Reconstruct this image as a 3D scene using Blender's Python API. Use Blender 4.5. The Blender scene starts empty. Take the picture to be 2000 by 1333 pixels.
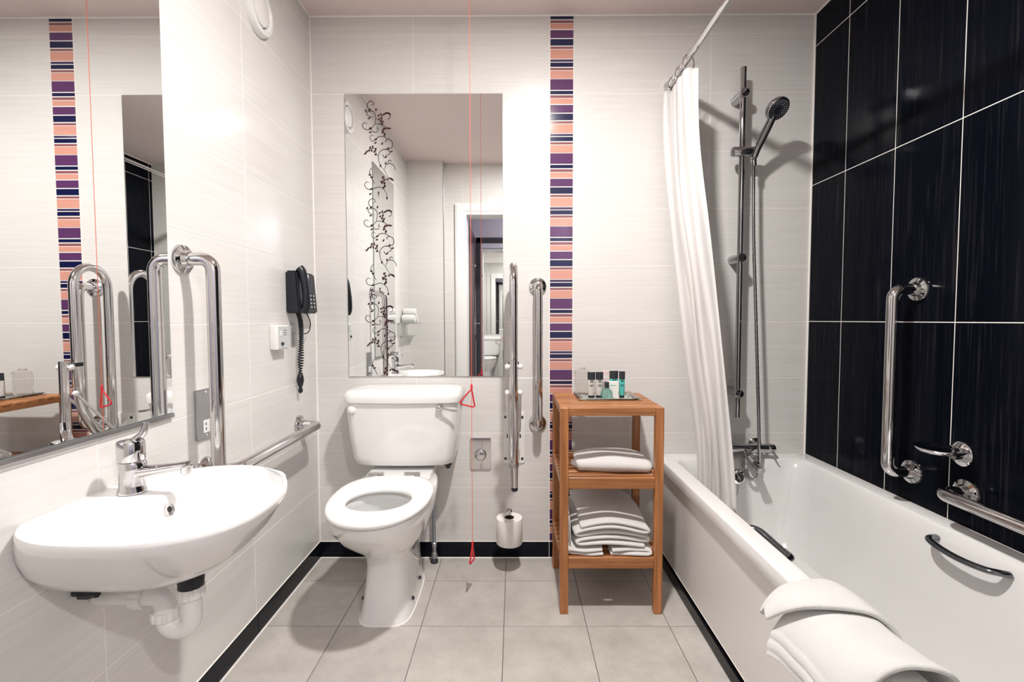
import bpy, bmesh, math, random
from mathutils import Vector, Matrix
random.seed(7)
scene = bpy.context.scene
COL = scene.collection
PI = math.pi
W, H = 2.214, 2.42          # room width and height
YR = -2.0                   # rear wall plane

# ---------------------------------------------------------------- camera
def camera():
    f, xc, D, hc, pitch, yaw, roll = 935.4755, .8952, 2.1553, 1.0909, .0448, -.0045, -.002
    cp, sp, cy, sy = math.cos(pitch), math.sin(pitch), math.cos(yaw), math.sin(yaw)
    fwd = Vector((sy*cp, cy*cp, -sp)); right = Vector((cy, -sy, 0)); up = right.cross(fwd)
    r = math.cos(roll)*right + math.sin(roll)*up
    u = -math.sin(roll)*right + math.cos(roll)*up
    cd = bpy.data.cameras.new('camera'); cd.sensor_width = 36; cd.sensor_fit = 'HORIZONTAL'
    cd.lens = f*36/2000; cd.clip_start = .01
    co = bpy.data.objects.new('camera', cd); COL.objects.link(co)
    m = Matrix((r, u, -fwd)).transposed().to_4x4(); m.translation = (xc, -D, hc)
    co.matrix_world = m
    scene.camera = co
camera()

# ---------------------------------------------------------------- world, lights, exposure
wd = bpy.data.worlds.new('world'); scene.world = wd; wd.use_nodes = True
wd.node_tree.nodes['Background'].inputs[0].default_value = (.9, .92, 1, 1)
wd.node_tree.nodes['Background'].inputs[1].default_value = .15
scene.view_settings.view_transform = 'Standard'
scene.view_settings.look = 'None'
scene.view_settings.exposure = 0.0
scene.view_settings.gamma = 1
scene.view_settings.use_curve_mapping = False
scene.cycles.max_bounces = 12
scene.cycles.diffuse_bounces = 5
scene.cycles.glossy_bounces = 8
scene.cycles.transmission_bounces = 8
scene.cycles.sample_clamp_indirect = 40
scene.cycles.blur_glossy = .25
MAIN_LAMP = dict(loc=(1.04, -1.11, H), power=48, color=(1, .965, .93))
HALL_LAMP = dict(loc=(1.72, -2.92, H), power=34, color=(1, .97, .95))

# ---------------------------------------------------------------- mesh helpers
def bm_new(): return bmesh.new()

def world_loc(o):
    v = Vector((0, 0, 0))
    while o is not None:
        v += o.location; o = o.parent
    return v

def finish(name, bm, mat, parent=None, smooth=None, loc=None):
    """bm in world coordinates -> one mesh object (part of parent if given)."""
    off = Vector((0, 0, 0))
    if parent is not None: off = world_loc(parent)
    l = Vector(loc) if loc is not None else Vector((0, 0, 0))
    if parent is not None and loc is not None: l = Vector(loc) - off
    bmesh.ops.translate(bm, vec=-(off + l), verts=bm.verts)
    bmesh.ops.recalc_face_normals(bm, faces=bm.faces)
    me = bpy.data.meshes.new(name); bm.to_mesh(me); bm.free()
    me.materials.append(mat)
    if smooth is not None:
        me.polygons.foreach_set('use_smooth', [True]*len(me.polygons))
        if smooth > 0: me.set_sharp_from_angle(angle=math.radians(smooth))
    o = bpy.data.objects.new(name, me); COL.objects.link(o)
    o.location = l
    if parent is not None: o.parent = parent
    return o

def thing(name, label, cat, loc, group=None):
    o = bpy.data.objects.new(name, None); COL.objects.link(o)
    o.empty_display_size = .05; o.location = loc
    o['label'] = label; o['category'] = cat
    if group: o['group'] = group
    return o

def tag(o, label, cat, group=None):
    o['label'] = label; o['category'] = cat
    if group: o['group'] = group
    return o

def struct(o, label, cat):
    o['kind'] = 'structure'; o['label'] = label; o['category'] = cat
    return o

def box(bm, x0, x1, y0, y1, z0, z1, bev=0, seg=2):
    r = bmesh.ops.create_cube(bm, size=1)
    vs = r['verts']
    bmesh.ops.scale(bm, vec=(abs(x1-x0), abs(y1-y0), abs(z1-z0)), verts=vs)
    bmesh.ops.translate(bm, vec=((x0+x1)/2, (y0+y1)/2, (z0+z1)/2), verts=vs)
    if bev:
        es = {e for v in vs for e in v.link_edges}
        bmesh.ops.bevel(bm, geom=list(es), offset=bev, segments=seg, profile=.5, affect='EDGES')
    return bm

def frame_for(d):
    d = d.normalized()
    a = Vector((0, 0, 1)) if abs(d.z) < .9 else Vector((1, 0, 0))
    u = d.cross(a).normalized(); v = d.cross(u).normalized()
    return u, v

def tube(bm, pts, r, seg=16, closed=False, caps=True, flat=1.0, up=None):
    """sweep a circle (radius r, or list of radii) along pts by parallel transport."""
    P = [Vector(p) for p in pts]; n = len(P)
    rs = r if isinstance(r, (list, tuple)) else [r]*n
    T = []
    for i in range(n):
        if closed: t = P[(i+1) % n]-P[i-1]
        else: t = P[min(i+1, n-1)]-P[max(i-1, 0)]
        T.append(t.normalized())
    if up is None: u, v = frame_for(T[0])
    else:
        u = Vector(up); u = (u-T[0]*u.dot(T[0])).normalized(); v = T[0].cross(u)
    rings = []
    for i in range(n):
        if i:
            ax = T[i-1].cross(T[i])
            if ax.length > 1e-8:
                q = Matrix.Rotation(T[i-1].angle(T[i]), 3, ax.normalized())
                u = q @ u
            u = (u-T[i]*u.dot(T[i])).normalized(); v = T[i].cross(u)
        rings.append([bm.verts.new(P[i]+(u*math.cos(2*PI*k/seg)+v*flat*math.sin(2*PI*k/seg))*rs[i]) for k in range(seg)])
    m = n if closed else n-1
    for i in range(m):
        a, b = rings[i], rings[(i+1) % n]
        for k in range(seg):
            bm.faces.new((a[k], a[(k+1) % seg], b[(k+1) % seg], b[k]))
    if caps and not closed:
        bm.faces.new(rings[0][::-1]); bm.faces.new(rings[-1])
    return bm

def fillet(pts, rad, n=8):
    """round the corners of a polyline."""
    P = [Vector(p) for p in pts]; out = [P[0]]
    for i in range(1, len(P)-1):
        a, b, c = P[i-1], P[i], P[i+1]
        d1 = (a-b).normalized(); d2 = (c-b).normalized()
        ang = d1.angle(d2)
        t = min(rad/math.tan(ang/2), (a-b).length*.49, (c-b).length*.49)
        p1, p2 = b+d1*t, b+d2*t
        rr = t*math.tan(ang/2)
        cen = b+(d1+d2).normalized()*(rr/math.sin(ang/2))
        v1, v2 = p1-cen, p2-cen
        w = v1.angle(v2); ax = v1.cross(v2)
        if ax.length < 1e-9: out.append(b); continue
        for k in range(n+1):
            out.append(cen+Matrix.Rotation(w*k/n, 3, ax.normalized()) @ v1)
    out.append(P[-1]); return out

def catmull(pts, n=6):
    P = [Vector(p) for p in pts]; out = []
    for i in range(len(P)-1):
        p0, p1, p2, p3 = P[max(i-1, 0)], P[i], P[i+1], P[min(i+2, len(P)-1)]
        for k in range(n):
            t = k/n
            out.append(.5*((2*p1)+(p2-p0)*t+(2*p0-5*p1+4*p2-p3)*t*t+(3*p1-p0-3*p2+p3)*t**3))
    out.append(P[-1]); return out

def lathe(bm, prof, o, d=(0, 0, 1), seg=28, cap=True):
    """prof: list of (radius, height along d)."""
    o = Vector(o); d = Vector(d).normalized(); u, v = frame_for(d)
    rings = []
    for r, h in prof:
        rings.append([bm.verts.new(o+d*h+(u*math.cos(2*PI*k/seg)+v*math.sin(2*PI*k/seg))*max(r, 1e-5)) for k in range(seg)])
    for a, b in zip(rings, rings[1:]):
        for k in range(seg):
            bm.faces.new((a[k], a[(k+1) % seg], b[(k+1) % seg], b[k]))
    if cap:
        bm.faces.new(rings[0][::-1]); bm.faces.new(rings[-1])
    return bm

def loft(bm, rings, cap0=True, cap1=True):
    R = [[bm.verts.new(p) for p in ring] for ring in rings]
    n = len(R[0])
    for a, b in zip(R, R[1:]):
        for k in range(n):
            bm.faces.new((a[k], a[(k+1) % n], b[(k+1) % n], b[k]))
    if cap0: bm.faces.new(R[0][::-1])
    if cap1: bm.faces.new(R[-1])
    return bm

def polar(inside, cx, cy, z, n=72, rmax=1.2):
    """ring of points where rays from (cx,cy) leave the shape inside(x,y)."""
    out = []
    for k in range(n):
        a = 2*PI*k/n; lo, hi = 0, rmax
        for _ in range(30):
            m = (lo+hi)/2
            if inside(cx+m*math.cos(a), cy+m*math.sin(a)): lo = m
            else: hi = m
        out.append((cx+lo*math.cos(a), cy+lo*math.sin(a), z))
    return out

def rrect(x0, x1, y0, y1, r, z, n=6):
    """rounded rectangle ring, 4*(n+1) points."""
    out = []
    for cx, cy, a0 in ((x1-r, y1-r, 0), (x0+r, y1-r, PI/2), (x0+r, y0+r, PI), (x1-r, y0+r, 1.5*PI)):
        for k in range(n+1):
            a = a0+PI/2*k/n
            out.append((cx+r*math.cos(a), cy+r*math.sin(a), z))
    return out

def plate(bm, origin, u, v, w, h, t, r=0, n=5):
    """flat (rounded) plate: origin = centre of the back face, u,v in-plane axes, thickness t along u x v."""
    o = Vector(origin); u = Vector(u); v = Vector(v); nn = u.cross(v)
    ring = rrect(-w/2, w/2, -h/2, h/2, r, 0, n) if r else [(w/2, h/2, 0), (-w/2, h/2, 0), (-w/2, -h/2, 0), (w/2, -h/2, 0)]
    c = min(.0015, t*.3)
    def tr(s, d): return [o+u*p[0]*s+v*p[1]*s+nn*d for p in ring]
    k = 1-2*c/max(w, h)
    loft(bm, [tr(1, 0), tr(1, t-c), tr(k, t)])
    return bm

# ---------------------------------------------------------------- materials
def nodes_mat(name):
    m = bpy.data.materials.new(name); m.use_nodes = True
    nt = m.node_tree; return m, nt, nt.nodes['Principled BSDF']

def simple(name, col, rough=.4, metal=0, coat=0, spec=.5, trans=0, ior=1.45, sheen=0, vary=.04, vscale=30, bump=0, bscale=200):
    m, nt, b = nodes_mat(name)
    b.inputs['Roughness'].default_value = rough
    b.inputs['Metallic'].default_value = metal
    b.inputs['Coat Weight'].default_value = coat
    b.inputs['Coat Roughness'].default_value = .05
    b.inputs['Specular IOR Level'].default_value = spec
    b.inputs['Transmission Weight'].default_value = trans
    b.inputs['IOR'].default_value = ior
    b.inputs['Sheen Weight'].default_value = sheen
    c = tuple(col)+(1,)
    b.inputs['Base Color'].default_value = c
    tc = nt.nodes.new('ShaderNodeTexCoord')
    if vary:
        nz = nt.nodes.new('ShaderNodeTexNoise'); nz.inputs['Scale'].default_value = vscale
        nz.inputs['Detail'].default_value = 3
        nt.links.new(tc.outputs['Object'], nz.inputs['Vector'])
        mx = nt.nodes.new('ShaderNodeMix'); mx.data_type = 'RGBA'
        mx.inputs[6].default_value = tuple(max(0, x*(1-vary)) for x in col)+(1,)
        mx.inputs[7].default_value = tuple(min(1, x*(1+vary)) for x in col)+(1,)
        nt.links.new(nz.outputs['Fac'], mx.inputs[0]); nt.links.new(mx.outputs[2], b.inputs['Base Color'])
    if bump:
        n2 = nt.nodes.new('ShaderNodeTexNoise'); n2.inputs['Scale'].default_value = bscale; n2.inputs['Detail'].default_value = 4
        nt.links.new(tc.outputs['Object'], n2.inputs['Vector'])
        bp = nt.nodes.new('ShaderNodeBump'); bp.inputs['Strength'].default_value = bump; bp.inputs['Distance'].default_value = .002
        nt.links.new(n2.outputs['Fac'], bp.inputs['Height']); nt.links.new(bp.outputs['Normal'], b.inputs['Normal'])
    return m

def streak_mat(name, stops, along, across, rough, bump=0, detail=4, warp=.0, spec=.5, coat=0, vertical=False, dist=.001, ior=1.5):
    """tile with fine streaks; every tile shifted by its own random number."""
    m, nt, b = nodes_mat(name)
    N = nt.nodes.new; Lk = nt.links.new
    tc = N('ShaderNodeTexCoord'); oi = N('ShaderNodeObjectInfo')
    sep = N('ShaderNodeSeparateXYZ'); Lk(tc.outputs['Object'], sep.inputs[0])
    s = N('ShaderNodeMath'); s.operation = 'ADD'; Lk(sep.outputs[0], s.inputs[0]); Lk(sep.outputs[1], s.inputs[1])
    h, z = (s.outputs[0], sep.outputs[2])
    mh = N('ShaderNodeMath'); mh.operation = 'MULTIPLY'; mh.inputs[1].default_value = across if vertical else along; Lk(h, mh.inputs[0])
    mz = N('ShaderNodeMath'); mz.operation = 'MULTIPLY'; mz.inputs[1].default_value = along if vertical else across; Lk(z, mz.inputs[0])
    mr = N('ShaderNodeMath'); mr.operation = 'MULTIPLY'; mr.inputs[1].default_value = 97.0; Lk(oi.outputs['Random'], mr.inputs[0])
    cb = N('ShaderNodeCombineXYZ'); Lk(mh.outputs[0], cb.inputs[0]); Lk(mr.outputs[0], cb.inputs[1]); Lk(mz.outputs[0], cb.inputs[2])
    nz = N('ShaderNodeTexNoise'); nz.inputs['Scale'].default_value = 1; nz.inputs['Detail'].default_value = detail
    nz.inputs['Roughness'].default_value = .65; nz.inputs['Distortion'].default_value = warp
    Lk(cb.outputs[0], nz.inputs['Vector'])
    cr = N('ShaderNodeValToRGB'); el = cr.color_ramp.elements
    el[0].position, el[0].color = stops[0][0], stops[0][1]+(1,)
    el[1].position, el[1].color = stops[-1][0], stops[-1][1]+(1,)
    for p, c in stops[1:-1]:
        e = el.new(p); e.color = c+(1,)
    Lk(nz.outputs['Fac'], cr.inputs[0]); Lk(cr.outputs[0], b.inputs['Base Color'])
    b.inputs['Roughness'].default_value = rough; b.inputs['Specular IOR Level'].default_value = spec
    b.inputs['IOR'].default_value = ior
    b.inputs['Coat Weight'].default_value = coat; b.inputs['Coat Roughness'].default_value = .12
    if bump:
        bp = N('ShaderNodeBump'); bp.inputs['Strength'].default_value = bump; bp.inputs['Distance'].default_value = dist
        Lk(nz.outputs['Fac'], bp.inputs['Height']); Lk(bp.outputs['Normal'], b.inputs['Normal'])
    return m

M = {}
M['white_tile'] = streak_mat('white_tile', [(.3, (.64, .62, .598)), (.7, (.70, .684, .664))], 3, 130, .2, bump=.15, warp=.3)
M['black_tile'] = streak_mat('black_tile', [(.0, (.002, .0027, .0055)), (.54, (.0025, .0035, .0068)), (.68, (.013, .0125, .016)), (.82, (.045, .038, .036))], 2.6, 105, .14, bump=.05, vertical=True, warp=1.1, ior=1.14)
M['base_tile'] = streak_mat('base_tile', [(.0, (.003, .004, .008)), (.55, (.004, .005, .010)), (.8, (.02, .02, .024))], 3, 150, .2, ior=1.25)
M['grout'] = simple('grout', (.82, .79, .75), .8)
M['floor_grout'] = simple('floor_grout', (.13, .12, .115), .9)
M['ceiling'] = simple('ceiling_paint', (.72, .61, .585), .7, vary=.01)
M['sealant'] = simple('white_sealant', (.86, .83, .80), .35)

def floor_mat():
    m, nt, b = nodes_mat('stone_floor_tile'); N = nt.nodes.new; Lk = nt.links.new
    tc = N('ShaderNodeTexCoord'); oi = N('ShaderNodeObjectInfo')
    mr = N('ShaderNodeMath'); mr.operation = 'MULTIPLY'; mr.inputs[1].default_value = 53; Lk(oi.outputs['Random'], mr.inputs[0])
    cb = N('ShaderNodeCombineXYZ'); Lk(mr.outputs[0], cb.inputs[2])
    ad = N('ShaderNodeVectorMath'); ad.operation = 'ADD'; Lk(tc.outputs['Object'], ad.inputs[0]); Lk(cb.outputs[0], ad.inputs[1])
    a = N('ShaderNodeTexNoise'); a.inputs['Scale'].default_value = 9; a.inputs['Detail'].default_value = 7; a.inputs['Roughness'].default_value = .7
    Lk(ad.outputs[0], a.inputs['Vector'])
    cr = N('ShaderNodeValToRGB'); e = cr.color_ramp.elements
    e[0].position, e[0].color = .3, (.39, .365, .335, 1); e[1].position, e[1].color = .7, (.53, .50, .462, 1)
    Lk(a.outputs['Fac'], cr.inputs[0]); Lk(cr.outputs[0], b.inputs['Base Color'])
    b.inputs['Roughness'].default_value = .38
    n2 = N('ShaderNodeTexNoise'); n2.inputs['Scale'].default_value = 120; n2.inputs['Detail'].default_value = 3
    Lk(ad.outputs[0], n2.inputs['Vector'])
    bp = N('ShaderNodeBump'); bp.inputs['Strength'].default_value = .12; bp.inputs['Distance'].default_value = .001
    Lk(n2.outputs['Fac'], bp.inputs['Height']); Lk(bp.outputs['Normal'], b.inputs['Normal'])
    return m
M['floor_tile'] = floor_mat()

def wood_mat(name, axis):
    m, nt, b = nodes_mat(name); N = nt.nodes.new; Lk = nt.links.new
    tc = N('ShaderNodeTexCoord'); oi = N('ShaderNodeObjectInfo')
    mp = N('ShaderNodeMapping'); sc = [70, 70, 70]; sc[axis] = 4; mp.inputs['Scale'].default_value = sc
    Lk(tc.outputs['Object'], mp.inputs[0])
    mr = N('ShaderNodeMath'); mr.operation = 'MULTIPLY'; mr.inputs[1].default_value = 41; Lk(oi.outputs['Random'], mr.inputs[0])
    cb = N('ShaderNodeCombineXYZ')
    for i in range(3): Lk(mr.outputs[0], cb.inputs[i])
    ad = N('ShaderNodeVectorMath'); ad.operation = 'ADD'; Lk(mp.outputs[0], ad.inputs[0]); Lk(cb.outputs[0], ad.inputs[1])
    a = N('ShaderNodeTexNoise'); a.inputs['Scale'].default_value = 1; a.inputs['Detail'].default_value = 5; a.inputs['Distortion'].default_value = .6
    Lk(ad.outputs[0], a.inputs['Vector'])
    cr = N('ShaderNodeValToRGB'); e = cr.color_ramp.elements
    e[0].position, e[0].color = .25, (.23, .080, .022, 1); e[1].position, e[1].color = .75, (.50, .205, .072, 1)
    Lk(a.outputs['Fac'], cr.inputs[0])
    hs = N('ShaderNodeHueSaturation'); Lk(cr.outputs[0], hs.inputs['Color'])
    mv = N('ShaderNodeMapRange'); mv.inputs['To Min'].default_value = .8; mv.inputs['To Max'].default_value = 1.2; Lk(oi.outputs['Random'], mv.inputs[0])
    Lk(mv.outputs[0], hs.inputs['Value']); Lk(hs.outputs[0], b.inputs['Base Color'])
    b.inputs['Roughness'].default_value = .38
    bp = N('ShaderNodeBump'); bp.inputs['Strength'].default_value = .08; bp.inputs['Distance'].default_value = .001
    Lk(a.outputs['Fac'], bp.inputs['Height']); Lk(bp.outputs['Normal'], b.inputs['Normal'])
    return m
M['wood_x'] = wood_mat('orange_hardwood_x', 0); M['wood_y'] = wood_mat('orange_hardwood_y', 1); M['wood_z'] = wood_mat('orange_hardwood_z', 2)

M['chrome'] = simple('polished_chrome', (.64, .63, .635), .06, metal=1, vary=.0)
M['darkened_shower_chrome'] = simple('darkened_shower_chrome', (.46, .46, .475), .06, metal=1, vary=0)  # chrome with dark surroundings' reflections painted in as a darker base colour
M['steel'] = simple('polished_steel_tube', (.64, .62, .615), .09, metal=1, vary=.02)
M['grip'] = simple('reflection_darkened_grip', (.17, .18, .20), .18, metal=1, vary=.02)  # dark reflections on the grips are put into the metal colour
M['brushed'] = simple('brushed_steel_plate', (.42, .42, .43), .3, metal=1, vary=.05, vscale=80)
M['mirror'] = simple('mirror_silver', (.90, .915, .91), .0, metal=1, vary=0)
M['mirror_edge'] = simple('mirror_glass_edge', (.30, .36, .36), .2, vary=0)
M['ceramic'] = simple('white_ceramic', (.78, .77, .76), .08, coat=.5, vary=.01)
M['acrylic'] = simple('white_bath_acrylic', (.72, .71, .70), .13, coat=.3, vary=.01)
M['panel'] = simple('white_bath_panel', (.72, .70, .68), .3, vary=.01)
M['seat'] = simple('white_plastic_seat', (.84, .83, .82), .14, vary=.01)
M['white_plastic'] = simple('white_plastic', (.80, .79, .77), .35, vary=.01)
M['pipe_plastic'] = simple('white_waste_pipe', (.78, .765, .74), .3, vary=.02)
M['black_plastic'] = simple('black_plastic', (.010, .012, .017), .32, vary=.1)
M['black_rubber'] = simple('black_rubber', (.012, .013, .016), .6)
M['grey_panel'] = simple('grey_switch_face', (.55, .56, .55), .35)
M['dark_grey'] = simple('dark_grey_plastic', (.03, .035, .045), .4)
M['white_print'] = simple('white_print', (.78, .78, .78), .5, vary=0)
M['red_plastic'] = simple('red_plastic', (.62, .018, .028), .3)
M['cord'] = simple('orange_red_cord', (.72, .13, .07), .6)
M['towel'] = simple('white_terry_towel', (.74, .725, .71), .95, sheen=.3, vary=.03, vscale=300, bump=.9, bscale=900)
M['curtain'] = simple('white_curtain_fabric', (.66, .635, .625), .75, sheen=.2, vary=.02, bump=.1, bscale=400)
M['paper'] = simple('white_tissue_paper', (.82, .80, .775), .95, bump=.3, bscale=300)
M['plinth'] = simple('black_gloss_plinth', (.004, .0045, .007), .2, spec=.2, vary=.05)
M['card'] = simple('brown_card', (.10, .07, .05), .9)
M['glass'] = simple('clear_green_glass', (.86, .96, .93), .02, trans=1, ior=1.5, vary=0)
M['clear'] = simple('clear_plastic_wrap', (.96, .95, .94), .05, trans=1, ior=1.06, vary=0)
M['teal_liquid'] = simple('pale_teal_liquid', (.36, .66, .60), .06, trans=.75, ior=1.35, vary=0)
M['teal_tube'] = simple('teal_tube', (.10, .50, .46), .3)
M['grey_tube'] = simple('pale_grey_tube', (.55, .53, .50), .35)
M['tube_black'] = simple('tube_black_print', (.02, .022, .028), .35)
M['pink_card'] = simple('pale_pink_carton', (.72, .58, .57), .5)
M['soap_card'] = simple('white_soap_carton', (.80, .82, .79), .4)
M['vine'] = simple('vine_print_brown', (.022, .010, .010), .6, vary=.3)
M['leaf'] = simple('leaf_print_maroon', (.05, .010, .014), .6, vary=.3)
M['lamp_face'] = None
M['dark_door'] = simple('dark_aubergine_door', (.035, .012, .018), .35, vary=.15)
M['dark_leaf'] = simple('dark_grey_door_face', (.05, .05, .06), .3, vary=.1)
M['white_gloss'] = simple('white_gloss_paint', (.78, .77, .76), .3, vary=.01)
M['lilac'] = simple('lilac_wall_paint', (.60, .58, .66), .7, vary=.01)
M['carpet'] = simple('dark_carpet', (.06, .04, .05), .95, bump=.5, bscale=600)
M['navy'] = simple('navy_glass', (.008, .010, .055), .12, coat=.4, vary=.1)
M['purple'] = simple('purple_glass', (.10, .035, .115), .12, coat=.4, vary=.1)
M['maroon'] = simple('rose_brown_glass', (.25, .095, .105), .12, coat=.4, vary=.1)
M['salmon'] = simple('salmon_glass', (.60, .29, .225), .12, coat=.4, vary=.06)
M['plum'] = simple('dark_plum_glass', (.05, .03, .085), .12, coat=.4, vary=.1)
def emit(name, col, s):
    m, nt, b = nodes_mat(name)
    b.inputs['Emission Color'].default_value = tuple(col)+(1,); b.inputs['Emission Strength'].default_value = s
    return m
M['lamp_face'] = emit('lit_lamp_lens', (1, .97, .93), 12)

# ---------------------------------------------------------------- the room shell
GAP = .0026
_tile_cache = {}
def tile_mesh(key, a, b, face, mat):
    """thin tile a wide, b high; face: 'y-' back wall, 'x+' left wall, 'x-' right wall, 'y+' rear wall, 'z+' floor."""
    k = (key, round(a, 4), round(b, 4), face)
    if k in _tile_cache: return _tile_cache[k]
    t, c = .006, .0006
    ring = [(-a/2, -b/2), (a/2, -b/2), (a/2, b/2), (-a/2, b/2)]
    ring2 = [(-a/2+c, -b/2+c), (a/2-c, -b/2+c), (a/2-c, b/2-c), (-a/2+c, b/2-c)]
    def tr(p, d):
        u, v = p
        return {'y-': (u, -d, v), 'y+': (u, d, v), 'x+': (d, u, v), 'x-': (-d, u, v), 'z+': (u, v, d)}[face]
    bm = bm_new()
    loft(bm, [[tr(p, -t) for p in ring], [tr(p, -c*.6) for p in ring], [tr(p, 0) for p in ring2]])
    bmesh.ops.recalc_face_normals(bm, faces=bm.faces)
    me = bpy.data.meshes.new(key); bm.to_mesh(me); bm.free(); me.materials.append(mat)
    _tile_cache[k] = me
    return me

def put_tile(name, parent, loc, a, b, face, mat):
    o = bpy.data.objects.new(name, tile_mesh(name, a, b, face, mat)); COL.objects.link(o)
    o.location = loc; o.parent = parent
    return o

def grid(name, parent, us, vs, face, plane, mat, GAP=GAP):
    """tiles between successive joints us x vs on a plane."""
    for u0, u1 in zip(us, us[1:]):
        for v0, v1 in zip(vs, vs[1:]):
            a, b = u1-u0-GAP, v1-v0-GAP
            if a < .01 or b < .01: continue
            u, v = (u0+u1)/2, (v0+v1)/2
            loc = {'y': (u, plane, v), 'x': (plane, u, v), 'z': (u, v, plane)}[face[0]]
            put_tile(name, parent, loc, a, b, face, mat)

def slab(name, *b, mat, label, cat):
    bm = bm_new(); box(bm, *b); return struct(finish(name, bm, mat), label, cat)

ZJ = [.074+.2515*k for k in range(10)]+[H]     # horizontal joints of the pale tiles
back = slab('wall_back', -.15, W+.15, .0006, .15, 0, H, mat=M['grout'], label='back wall of pale streaked tiles behind toilet and shelf', cat='wall')
left = slab('wall_left', -.15, -.0006, -2.15, .003, 0, H, mat=M['grout'], label='left wall of pale streaked tiles behind the basin', cat='wall')
right = slab('wall_right', W+.0006, W+.15, -2.15, .003, 0, H, mat=M['grout'], label='right wall of tall black tiles beside the bath', cat='wall')
SX0, SX1 = 1.054, 1.1585
grid('wall_tile', back, [0, .454, SX0], ZJ, 'y-', 0, M['white_tile'])
grid('wall_tile', back, [SX1, 1.7585, W], ZJ, 'y-', 0, M['white_tile'])
grid('wall_tile', left, [YR, -1.742, -1.142, -.542, 0], ZJ, 'x+', 0, M['white_tile'])
grid('wall_tile', right, [YR]+[-.2153-.25*k for k in range(7, -1, -1)]+[0], [0, .48, 1.08, 1.68, 2.28, H], 'x-', W, M['black_tile'], .0029)

floor = slab('floor', -.15, W+.15, -2.15, .15, -.12, -.0010, mat=M['floor_grout'], label='floor of square grey-beige stone tiles', cat='floor')
fx = [0]+[.268+.2944*k for k in range(0, 7)]; fx = [v for v in fx if v < W]+[W]
fy = [-2.15]+[-.2034-.2944*k for k in range(6, -1, -1)]+[0]
grid('floor_tile', floor, fx, fy, 'z+', 0, M['floor_tile'])
slab('ceiling', -.15, W+.15, -3.2, .15, H, H+.1, mat=M['ceiling'], label='plain pinkish grey ceiling', cat='ceiling')

# black skirting tiles
def skirting(name, face, us, plane, label):
    bm = bm_new()
    u0, u1 = us[0], us[-1]
    d = .0035
    if face == 'y-': box(bm, u0, u1, plane-d, plane+.001, 0, .073)
    elif face == 'x+': box(bm, plane-.001, plane+d, u0, u1, 0, .073)
    o = struct(finish(name, bm, M['grout']), label, 'skirting')
    pl = plane-.006 if face == 'y-' else plane+.006
    grid('skirting_tile', o, us, [.001, .074], face, pl, M['base_tile'])
skirting('baseboard_back', 'y-', [.004, .454, SX0, 1.542], 0, 'low black tiled skirting along the back wall')
skirting('baseboard_left', 'x+', [YR, -1.742, -1.142, -.542, -.004], 0, 'low black tiled skirting along the left wall')

# pale sealant beads in the corners
bm = bm_new()
tube(bm, [(.003, -.003, .07), (.003, -.003, H)], .004, 8)
tube(bm, [(W-.003, -.003, .47), (W-.003, -.003, H)], .004, 8)
for a, b in (((0, -.003, H-.002), (W, -.003, H-.002)), ((.003, YR, H-.002), (.003, 0, H-.002)), ((W-.003, YR, H-.002), (W-.003, 0, H-.002))):
    tube(bm, [a, b], .0045, 8)
tube(bm, [(.009, -.009, .001), (1.55, -.009, .001)], .0032, 8)
tube(bm, [(.009, -.009, .001), (.009, YR, .001)], .0032, 8)
struct(finish('trim_1', bm, M['sealant']), 'thin white sealant lines in the wall, floor and ceiling corners', 'sealant')

# mosaic strip of coloured glass bars
strip = bm_new(); box(strip, SX0+.0008, SX1-.0008, -.0012, .004, .075, H-.004)
strip = struct(finish('trim_2', strip, M['grout']), 'vertical border of navy, purple, rose and salmon glass bars', 'border')
SEQ = [('purple', 48, 5), ('navy', 15, 5), ('maroon', 12, 3), ('salmon', 24, 5), ('purple', 35, 5), ('navy', 29, 5), ('maroon', 10, 3),
       ('salmon', 41, 4), ('plum', 10, 4), ('navy', 19, 5), ('maroon', 10, 3), ('salmon', 35, 3)]
per = sum(a+b for _, a, b in SEQ)*.000948
z = 2.1456+per
while z > .08:
    for c, h, g in SEQ:
        z1, z0 = z, z-h*.000948
        z = z0-g*.000948
        z1 = min(z1, H-.003); z0c = max(z0, .0765)
        if z1-z0c < .004: continue
        o = put_tile('glass_bar', strip, ((SX0+SX1)/2, -.0025, (z1+z0c)/2), SX1-SX0-.004, z1-z0c, 'y-', M[c])
        if o.data.materials[0] != M[c]:
            o.data = o.data.copy(); o.data.materials[0] = M[c]

# rear wall, pipe duct and doorway (seen in the mirrors)
DX0, DX1, DZ = .49, 1.38, 1.985
bm = bm_new()
box(bm, -.15, DX0-.03, YR-.15, YR-.0006, 0, H); box(bm, DX1+.03, W+.15, YR-.15, YR-.0006, 0, H); box(bm, DX0-.03, DX1+.03, YR-.15, YR-.0006, DZ+.03, H)
rear = struct(finish('wall_rear', bm, M['grout']), 'rear wall of pale tiles with the doorway', 'wall')
grid('wall_tile', rear, [.305, DX0-.03], ZJ, 'y+', YR, M['white_tile'])
grid('wall_tile', rear, [DX1+.03, 1.8, W], ZJ, 'y+', YR, M['white_tile'])
grid('wall_tile', rear, [DX0-.03, .95, DX1+.03], [DZ+.03, 2.2, H], 'y+', YR, M['white_tile'])
bm = bm_new(); box(bm, 0, .3044, YR, -1.9206, 0, H)
duct = struct(finish('wall_duct', bm, M['grout']), 'boxed pipe duct of pale tiles in the rear corner', 'wall')
grid('wall_tile', duct, [0, .305], ZJ, 'y+', -1.92, M['white_tile'])
grid('wall_tile', duct, [YR, -1.92], ZJ, 'x+', .305, M['white_tile'])
bm = bm_new(); box(bm, .301, .3075, -1.9235, -1.9175, 0, H-.004, .001); struct(finish('trim_3', bm, M['brushed']), 'metal edge trim on the corner of the tiled pipe duct', 'trim')
bm = bm_new()
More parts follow.
